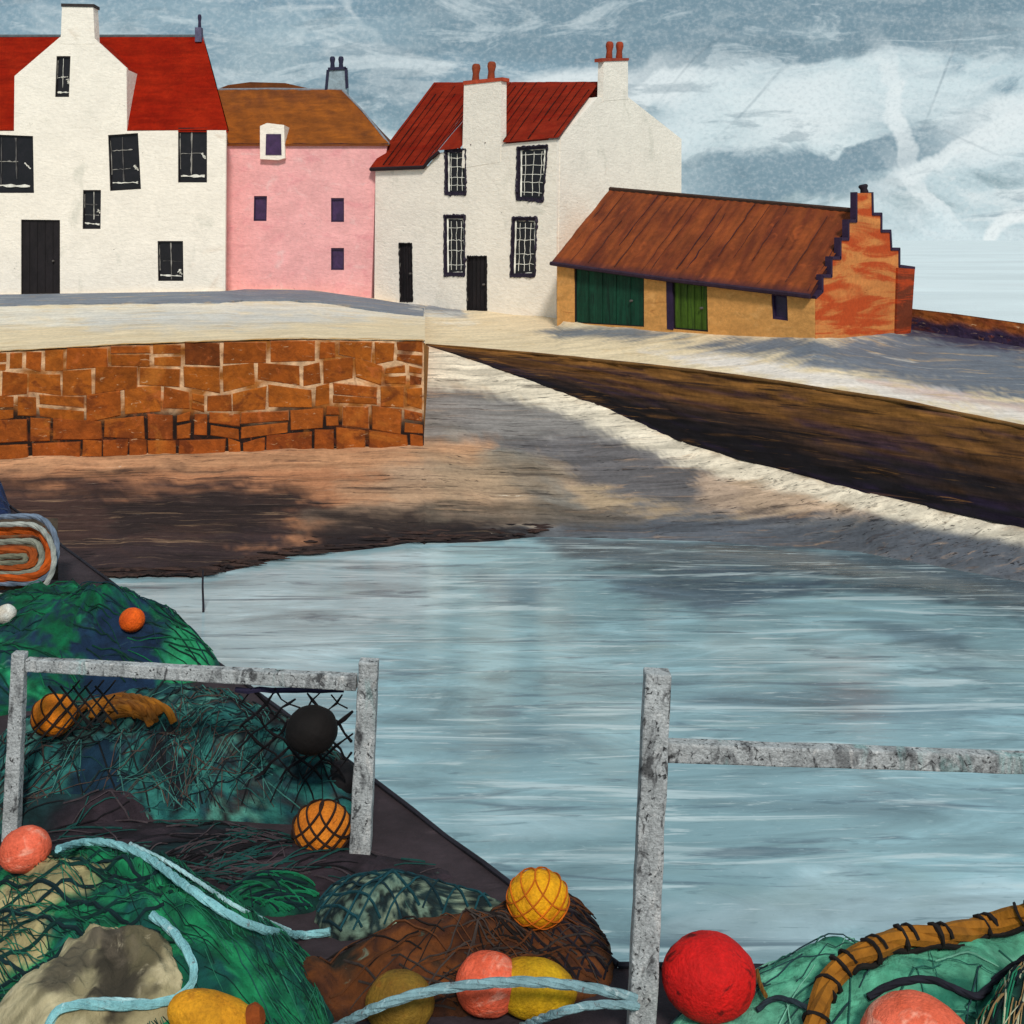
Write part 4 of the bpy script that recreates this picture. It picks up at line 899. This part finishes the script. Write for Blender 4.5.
buoy(25, 850, 25, 'coral pear-shaped buoy at the foot of the far left post', S(246, 112, 82), 'coral_buoy', shape=tear, squash=(1, 1, 1.0), rot=-.12, sink=.6)
buoy(538, 898, 30.5, 'bright yellow buoy under rusty net lines at the quay edge', YEL, net=(S(190, 96, 16), .42, .004), D=None, sink=.7)
buoy(488, 984, 35, 'coral buoy behind the mustard float under blue rope', COR, 'coral_buoy', squash=(.95, .95, 1), sink=.8)
buoy(400, 1003, 36, 'olive brown shaggy buoy under the blue rope', S(134, 104, 34), squash=(.95, .9, 1), sink=.7)
buoy(533, 988, 44, 'mustard yellow egg-shaped float lying under blue rope', S(206, 160, 20), squash=(1, .75, .72), rot=.12, sink=.8)
buoy(709, 977, 47, 'large glossy red buoy right of the tall leaning post', S(222, 24, 22), 'red_buoy', sink=.7)
buoy(915, 1045, 56, 'big coral buoy cut by the bottom edge on mint net', S(242, 112, 82), 'coral_buoy', sink=.7)
b = buoy(216, 1022, 50, 'yellow long float with a rusty open end at the bottom', S(222, 154, 30), squash=(1, .62, .62), rot=.35, sink=.7, lug=False)
c = Vector(b['_w'])+Vector((.16, -.08, .17)); m = MB(); m.col(S(150, 70, 24)); m.lathe([(.03, 0), (.05, .0), (.052, .03), (.03, .05)], Matrix.Translation(c) @ Matrix.Rotation(1.2, 4, 'Y'), 12); m.build('open_end', 'twine', b)

# ------------------------------------------------------------------ ropes
def smooth_line(pts, n=8):
    out = []
    for i in range(len(pts)-1):
        p0, p1, p2, p3 = pts[max(i-1, 0)], pts[i], pts[i+1], pts[min(i+2, len(pts)-1)]
        for t in range(n):
            s = t/n; out.append(.5*((2*p1)+(p2-p0)*s+(2*p0-5*p1+4*p2-p3)*s*s+(3*p1-p0-3*p2+p3)*s**3))
    out.append(pts[-1]); return out
def rope_pts(line, rpx, Ds=None):
    W = []
    for i, (x, y) in enumerate(line):
        if y > 1023: w = first_hit(x, y, .01)+Vector((0, 0, rpx/F*4.5*.6))
        elif Ds and (not isinstance(Ds, list) or Ds[i]): w = P(x, y, Ds[i] if isinstance(Ds, (list, tuple)) else Ds)
        else: w = first_hit(x, y, .03); w = w+Vector((0, 0, rpx/F*w.y*.6))
        W.append(w)
    return smooth_line(W)
def strand_rope(m, pts, r, col, dark, twist=9.):
    """three-strand laid rope"""
    L = 0; acc = [0]
    for a, b in zip(pts, pts[1:]): L += (b-a).length; acc.append(L)
    res = []; N_ = max(8, int(L/(r*.9)))
    for i in range(N_+1):
        x = L*i/N_; k = 0
        while k < len(pts)-2 and acc[k+1] < x: k += 1
        res.append(pts[k].lerp(pts[k+1], (x-acc[k])/max(1e-6, acc[k+1]-acc[k])))
    for s in range(3):
        q = []
        for i, p in enumerate(res):
            d = (res[min(i+1, N_)]-res[max(i-1, 0)]).normalized(); u = d.cross(Vector((0, 0, 1))); u = u.normalized() if u.length > 1e-4 else Vector((1, 0, 0)); w = d.cross(u)
            a = i*.38+s*2.094; q.append(p+(u*math.cos(a)+w*math.sin(a))*r*.34)
        m.col(mixc(col, dark, s*.1)).tube(q, r*.6, 6)
def rope(label, line, rpx, col, dark, Ds=None, name='rope', group=None, mat='rope_fibre', double=None):
    pts = rope_pts(line, rpx, Ds); r = rpx/F*pts[len(pts)//2].y; m = MB(); strand_rope(m, pts, r, col, dark)
    if double:
        p2 = rope_pts(double, rpx*.5, Ds); strand_rope(m, p2, r*.5, mixc(col, (1, 1, 1), .2), dark)
    o = m.build(name, mat, loc=pts[0]); return tag(o, label, 'rope', group), pts
CY, CYD = S(140, 196, 200), S(70, 120, 128)
rope('pale blue rope curling over the crest of the emerald net heap', [(58, 852), (85, 845), (115, 847), (150, 862), (185, 888), (225, 915), (262, 932), (300, 938), (330, 934)], 4.6, CY, CYD, double=[(130, 845), (165, 862), (200, 884), (240, 910), (290, 932)])
rope('pale blue rope looping round the beige sack at the bottom left', [(152, 918), (172, 934), (188, 956), (194, 978), (184, 996), (160, 1006), (120, 1009), (80, 1008), (58, 1014), (46, 1034)], 5, CY, CYD, double=[(150, 1003), (110, 1001), (80, 1003), (62, 1010)])
rope('speckled grey-blue rope arched over the coral and mustard buoys', [(330, 1034), (375, 1008), (425, 992), (480, 984), (535, 982), (590, 988), (636, 998)], 5.4, S(134, 168, 174), S(80, 96, 100), Ds=[4.45, 4.5, 4.5, 4.5, 4.5, 4.55, 4.6])
rope('short grey-blue rope end leaving the foot of the leaning post', [(520, 1030), (555, 1014), (595, 1005), (638, 1006)], 4.6, S(134, 168, 174), S(80, 96, 100), Ds=[4.4, 4.45, 4.5, 4.58])
# amber rope with black bindings
AR = thing('rope', 'thick amber rope with black bindings crossing the mint net', 'rope', first_hit(820, 1015))
line = [(812, 1040), (820, 1012), (828, 990), (845, 970), (870, 957), (900, 944), (945, 941), (990, 931), (1040, 914), (1120, 945)]
Ds = [4.45, 4.55, 4.62, 4.7, 4.75, 4.8, 4.82, 4.85, 4.95, 5.0]
pts = rope_pts(line, 10, [None]*8+[4.95, 4.9]); m = MB(); strand_rope(m, pts, .05, S(158, 100, 26), S(90, 56, 20)); m.build('amber_strand', 'twine', AR)
for k in (4, 15, 24, 33, 41, 47, 55, 62):
    if k+3 < len(pts):
        p, d = pts[k], (pts[k+1]-pts[k-1]).normalized(); m = MB(); m.col(S(30, 24, 22)); u = d.orthogonal().normalized(); w = d.cross(u)
        m.tube([p+d*(t/14-.5)*.07+(u*math.cos(t*.6)+w*math.sin(t*.6))*.047 for t in range(15)], .010, 5, lambda t: .006+.008*abs(nz(t*4, k*1.)*2)); m.build('black_binding', 'twine', AR)
m = MB(); m.col(S(30, 26, 24)); m.tube([p+Vector((0, -.035, -.03+.012*math.sin(i*.7))) for i, p in enumerate(pts[26:])], .012, 5); m.build('lashing', 'twine', AR)
rope('black rope curving behind the big coral buoy at the bottom right', [(868, 1000), (895, 986), (930, 982), (962, 994), (980, 998), (1000, 978), (1030, 958)], 4, S(34, 34, 44), S(16, 16, 20), mat='twine')
rope('thin dark rope lying across mint net beside the red buoy', [(757, 1012), (775, 1000), (800, 1006), (820, 1020), (835, 1040)], 3, S(40, 52, 60), S(20, 24, 28), mat='twine')
rope('short brown rope end hanging from the right of the red buoy', [(757, 972), (760, 985), (766, 998)], 2.5, S(120, 84, 30), S(60, 40, 20), mat='twine')
# ochre rope coil behind the left rail
OC = thing('rope_coil', 'ochre rope coil on the teal net beside the netted orange buoy', 'rope', first_hit(125, 715))
m = MB(); r4 = random.Random(2)
for k in range(7):
    c0 = (122+r4.uniform(-8, 8), 722+r4.uniform(-6, 6)); rx, ry = 46-k*5, 26-k*3
    ln = [(c0[0]+rx*math.cos(t), c0[1]-ry*math.sin(t)) for t in [math.pi*(.02+.16*i) for i in range(7 if k % 2 else 6)]]
    W = [first_hit(x, y, .03)+Vector((0, -.02, .03)) for x, y in ln]; strand_rope(m, smooth_line(W), .026, mixc(S(150, 92, 20), S(110, 62, 16), r4.random()), S(70, 40, 14))
m.build('coil', 'twine', OC)

# rope hank at the far end (hairpin loops of orange and grey rope)
HK = thing('rope_hank', 'hank of orange and pale grey rope in hairpin loops at the left edge', 'rope', hit_z(20, 600, QZ+.1))
def hairpin(x1, y0, y1, D): 
    rr = (y1-y0)/2; cy = (y0+y1)/2; cx_ = x1-rr*.8
    ln = [(-60, y0+4), (-20, y0+2), (cx_-6, y0)]+[(cx_+rr*.8*math.sin(t), cy-rr*math.cos(t)) for t in [.35, .8, 1.3, 1.8, 2.3, 2.8]]+[(cx_-8, y1+1), (-20, y1+1), (-60, y1-2)]
    return smooth_line([P(x, y, D-.006*(y-560)) for x, y in ln], 6)
for k, (x1, y0, y1, rw, cl, nm) in enumerate([(57, 516, 582, .030, S(108, 122, 140), 'grey_strand'), (50, 530, 576, .05, S(180, 78, 18), 'orange_strand'), (42, 541, 571, .032, S(134, 136, 122), 'pale_strand'), (34, 550, 566, .045, S(150, 70, 24), 'orange_strand'), (26, 556, 562, .03, S(110, 108, 90), 'pale_strand'), (54, 524, 594, .028, S(158, 160, 152), 'pale_strand')]):
    m = MB(); strand_rope(m, hairpin(x1, y0, y1, 10.2-.03*k), rw, cl, mixc(cl, INK, .5)); m.build(nm, 'twine', HK)
m = MB(); 
def core(u, v): 
    return P(-70+115*u, 526+64*v, 10.32-.006*(526+64*v-560)+.06*math.cos(v*math.pi)**2+.05*u)
m.grid(core, 20, 12, lambda u, v: mixc(S(86, 78, 58), S(150, 66, 24), .5+nz(u*6, v*6))); m.grid(lambda u, v: core(u, v)+Vector((0, .3, 0)), 4, 4, lambda u, v: S(70, 60, 50)); m.build('core', 'net_cloth', HK, smooth=True)
# thin stake in the shallows
w = hit_z(203, 612, 0); m = MB(); m.col(S(40, 36, 44)); m.tube([w-Vector((0, 0, .5)), w+Vector((.005, 0, .1)), w+Vector((-.005, 0, .35)), w+Vector((0, 0, .585))], .018, 6, lambda t: .02-.006*t)
tag(m.build('stake', 'plain', loc=w), 'thin dark stake standing alone in the shallows off the beach', 'stake')

# ------------------------------------------------------------------ sky and light
world = bpy.data.worlds.new('World'); scene.world = world; world.use_nodes = True
nt = world.node_tree; N = nt.nodes; L = nt.links; N.clear()
out = N.new('ShaderNodeOutputWorld'); bg = N.new('ShaderNodeBackground'); L.new(bg.outputs[0], out.inputs[0])
SUN_EL, SUN_AZ = 42, 170          # sun behind the viewer's shoulder
sky = N.new('ShaderNodeTexSky'); sky.sky_type = 'NISHITA'; sky.sun_disc = False; sky.sun_elevation = R(SUN_EL); sky.sun_rotation = R(SUN_AZ)
tc = N.new('ShaderNodeTexCoord'); sep = N.new('ShaderNodeSeparateXYZ'); L.new(tc.outputs['Generated'], sep.inputs[0])
def mth(op, a, b=None, c=None):
    n = N.new('ShaderNodeMath'); n.operation = op
    for i, x in enumerate((a, b, c)):
        if x is None: continue
        if isinstance(x, (int, float)): n.inputs[i].default_value = x
        else: L.new(x, n.inputs[i])
    return n.outputs[0]
def rng(s, lo, hi, a=0., c=1.):
    r = N.new('ShaderNodeMapRange'); r.interpolation_type = 'SMOOTHSTEP'
    for k, v in zip(('From Min', 'From Max', 'To Min', 'To Max'), (lo, hi, a, c)): r.inputs[k].default_value = v
    L.new(s, r.inputs['Value']); return r.outputs[0]
yy = mth('MAXIMUM', mth('ABSOLUTE', sep.outputs['Y']), .2)
U = mth('DIVIDE', sep.outputs['X'], yy); V = mth('DIVIDE', sep.outputs['Z'], yy)
cmb = N.new('ShaderNodeCombineXYZ'); L.new(U, cmb.inputs[0]); L.new(V, cmb.inputs[1])
def tex(sc, rot, det, dist, off):
    mp = N.new('ShaderNodeMapping'); mp.inputs['Rotation'].default_value = (0, 0, rot); mp.inputs['Scale'].default_value = sc; mp.inputs['Location'].default_value = (off, off*.7, off*.3)
    L.new(cmb.outputs[0], mp.inputs['Vector']); n = N.new('ShaderNodeTexNoise'); n.inputs['Scale'].default_value = 1; n.inputs['Detail'].default_value = det
    n.inputs['Distortion'].default_value = dist; n.inputs['Roughness'].default_value = .6; L.new(mp.outputs[0], n.inputs['Vector']); return n.outputs['Fac']
wu = mth('MULTIPLY', mth('SUBTRACT', tex((7, 9, 1), .4, 5, 1., 3.), .5), .07)
wsoft = mth('MULTIPLY', mth('SUBTRACT', tex((5, 5, 1), .2, 1, 0., 8.), .5), .05)
def band(u0, v0, u1, v1, wid, soft=.5):
    """a long smear of cloud between two directions of the sky"""
    L_ = math.hypot(u1-u0, v1-v0); dx, dy = (u1-u0)/L_, (v1-v0)/L_
    t = mth('ADD', mth('MULTIPLY', mth('SUBTRACT', U, u0), dx), mth('MULTIPLY', mth('SUBTRACT', V, v0), dy))
    s = mth('ADD', mth('ADD', mth('MULTIPLY', mth('SUBTRACT', U, u0), -dy), mth('MULTIPLY', mth('SUBTRACT', V, v0), dx)), wsoft if wid < .003 else wu)
    a = rng(mth('ABSOLUTE', s), wid*(1-soft), wid*(1+soft), 1, 0)
    return mth('MULTIPLY', a, mth('MULTIPLY', rng(t, -.05, .06), rng(t, L_-.06, L_+.05, 1, 0)))
def uv(px, py): return ((px-CX)/F, (HY-py)/F)
def mixn(f, a, b):
    q = N.new('ShaderNodeMix'); q.data_type = 'RGBA'
    L.new(f, q.inputs['Factor']) if not isinstance(f, float) else setattr(q.inputs['Factor'], 'default_value', f)
    for s, x in (('A', a), ('B', b)):
        if isinstance(x, tuple): q.inputs[s].default_value = (*x, 1)
        else: L.new(x, q.inputs[s])
    return q.outputs['Result']
skn = N.new('ShaderNodeVectorMath'); skn.operation = 'SCALE'; skn.inputs['Scale'].default_value = .1; L.new(sky.outputs[0], skn.inputs[0])
base = mixn(.86, skn.outputs[0], S(118, 146, 158))
# lighter to the lower right
bias = mth('ADD', mth('MULTIPLY', U, .42), mth('MULTIPLY', V, -1.0))
cl = mth('ADD', tex((7, 13, 1), .35, 8, 1.2, 1.), bias)
c1 = mixn(rng(cl, .44, .60, 0, .85), base, S(192, 211, 216))
# brush-like streaks
c1 = mixn(rng(tex((9, 40, 1), .5, 6, .6, 5.), .52, .64, 0, .55), c1, S(222, 230, 230))
c1 = mixn(rng(tex((8, 38, 1), -.25, 6, .7, 9.), .54, .65, 0, .6), c1, S(112, 140, 154))
c1 = mixn(rng(tex((60, 90, 1), .3, 4, .3, 15.), .56, .74, 0, .25), c1, S(230, 234, 232))
def scratch(sc, rot, off, wid, dist=1.):
    return rng(mth('ABSOLUTE', mth('SUBTRACT', tex(sc, rot, 2, dist, off), .5)), 0, wid, 1, 0)
msk = rng(tex((6, 6, 1), 0, 3, .5, 31.), .45, .62)
c1 = mixn(mth('MULTIPLY', mth('MULTIPLY', scratch((3.2, 7, 1), .75, 21., .012), msk), .55), c1, S(112, 138, 152))
c1 = mixn(mth('MULTIPLY', mth('MULTIPLY', scratch((4, 8, 1), -.5, 27., .03), rng(tex((5, 5, 1), 0, 3, .5, 37.), .46, .6)), .4), c1, S(222, 231, 232))
def smear(p, q, w, amt, col, soft=.35):
    global c1
    c1 = mixn(mth('MULTIPLY', band(*uv(*p), *uv(*q), w/F, soft), amt), c1, col)
SL, PW, DK = S(112, 138, 151), S(220, 229, 230), S(88, 112, 126)
smear((640, 130), (900, 110), 52, .75, S(202, 218, 221)); smear((480, 110), (720, 66), 26, .8, PW, .3); smear((640, 160), (760, 50), 20, .6, S(206, 220, 223))
smear((760, 120), (850, 95), 30, .8, PW, .3); smear((880, 70), (1040, 150), 30, .7, S(206, 221, 224)); smear((930, 150), (1060, 110), 26, .7, PW)
smear((380, 20), (1060, 22), 34, .75, SL, .3); smear((640, 62), (900, 40), 12, .7, SL, .3); smear((670, 188), (880, 168), 25, .92, S(116, 143, 156), .25); smear((800, 172), (960, 132), 15, .9, S(118, 144, 157), .25)
smear((200, 60), (460, 100), 30, .5, SL); smear((880, 60), (915, 170), 9, .85, PW, .3); smear((905, 170), (975, 245), 7, .8, PW, .3); smear((880, 185), (1040, 110), 8, .7, PW, .3)
smear((860, 215), (1040, 285), 34, .7, S(204, 221, 225)); smear((20, 18), (420, 26), 14, .5, S(150, 174, 184)); smear((232, 60), (300, 50), 24, .5, S(186, 204, 208))
for p, q in (((737, 33), (679, 85)), ((728, 114), (782, 66)), ((964, 35), (927, 120)), ((945, 130), (990, 148))): smear(p, q, 1.2, .4, DK, .8)
ring = mth('SQRT', mth('ADD', mth('POWER', mth('SUBTRACT', U, uv(1022, 250)[0]), 2.), mth('POWER', mth('SUBTRACT', V, uv(1022, 250)[1]), 2.)))
c1 = mixn(mth('MULTIPLY', rng(mth('ABSOLUTE', mth('SUBTRACT', ring, 34/F)), 4/F, 9/F, 1, 0), .85), c1, S(226, 234, 234))
c1 = mixn(rng(tex((8, 26, 1), .5, 6, 1.4, 61.), .54, .64, 0, .42), c1, S(208, 221, 224))
c1 = mixn(rng(tex((8, 24, 1), .42, 6, 1.4, 67.), .56, .66, 0, .42), c1, S(104, 130, 143))
c1 = mixn(rng(tex((260, 300, 1), 0, 3, 0., 41.), .4, .75, 0, .16), c1, S(236, 240, 240))
c1 = mixn(rng(tex((230, 300, 1), 0, 3, 0., 47.), .42, .75, 0, .16), c1, S(92, 116, 130))
L.new(c1, bg.inputs['Color']); bg.inputs['Strength'].default_value = 1.0

sd = bpy.data.lights.new('sun', 'SUN'); sd.energy = 2.3; sd.angle = R(9); sd.color = (1, .955, .89)
so = bpy.data.objects.new('sun', sd); COL.objects.link(so)
az, el = R(SUN_AZ), R(SUN_EL)      # direction towards the sun
dirv = Vector((math.sin(az)*math.cos(el), math.cos(az)*math.cos(el), math.sin(el)))
so.rotation_euler = dirv.to_track_quat('Z', 'Y').to_euler(); so.location = dirv*30

cam = bpy.data.cameras.new('camera'); co = bpy.data.objects.new('camera', cam); COL.objects.link(co)
co.location = (0, 0, CZ); co.rotation_euler = (R(90), 0, 0); cam.sensor_width = 36; cam.lens = F/1024*36; cam.shift_y = -(512-HY)/1024; cam.clip_end = 20000; cam.clip_start = .05
scene.camera = co
scene.view_settings.view_transform = 'Standard'; scene.view_settings.look = 'None'; scene.view_settings.exposure = 0.15; scene.view_settings.gamma = 1
for o in scene.objects:
    if '_w' in o: del o['_w']
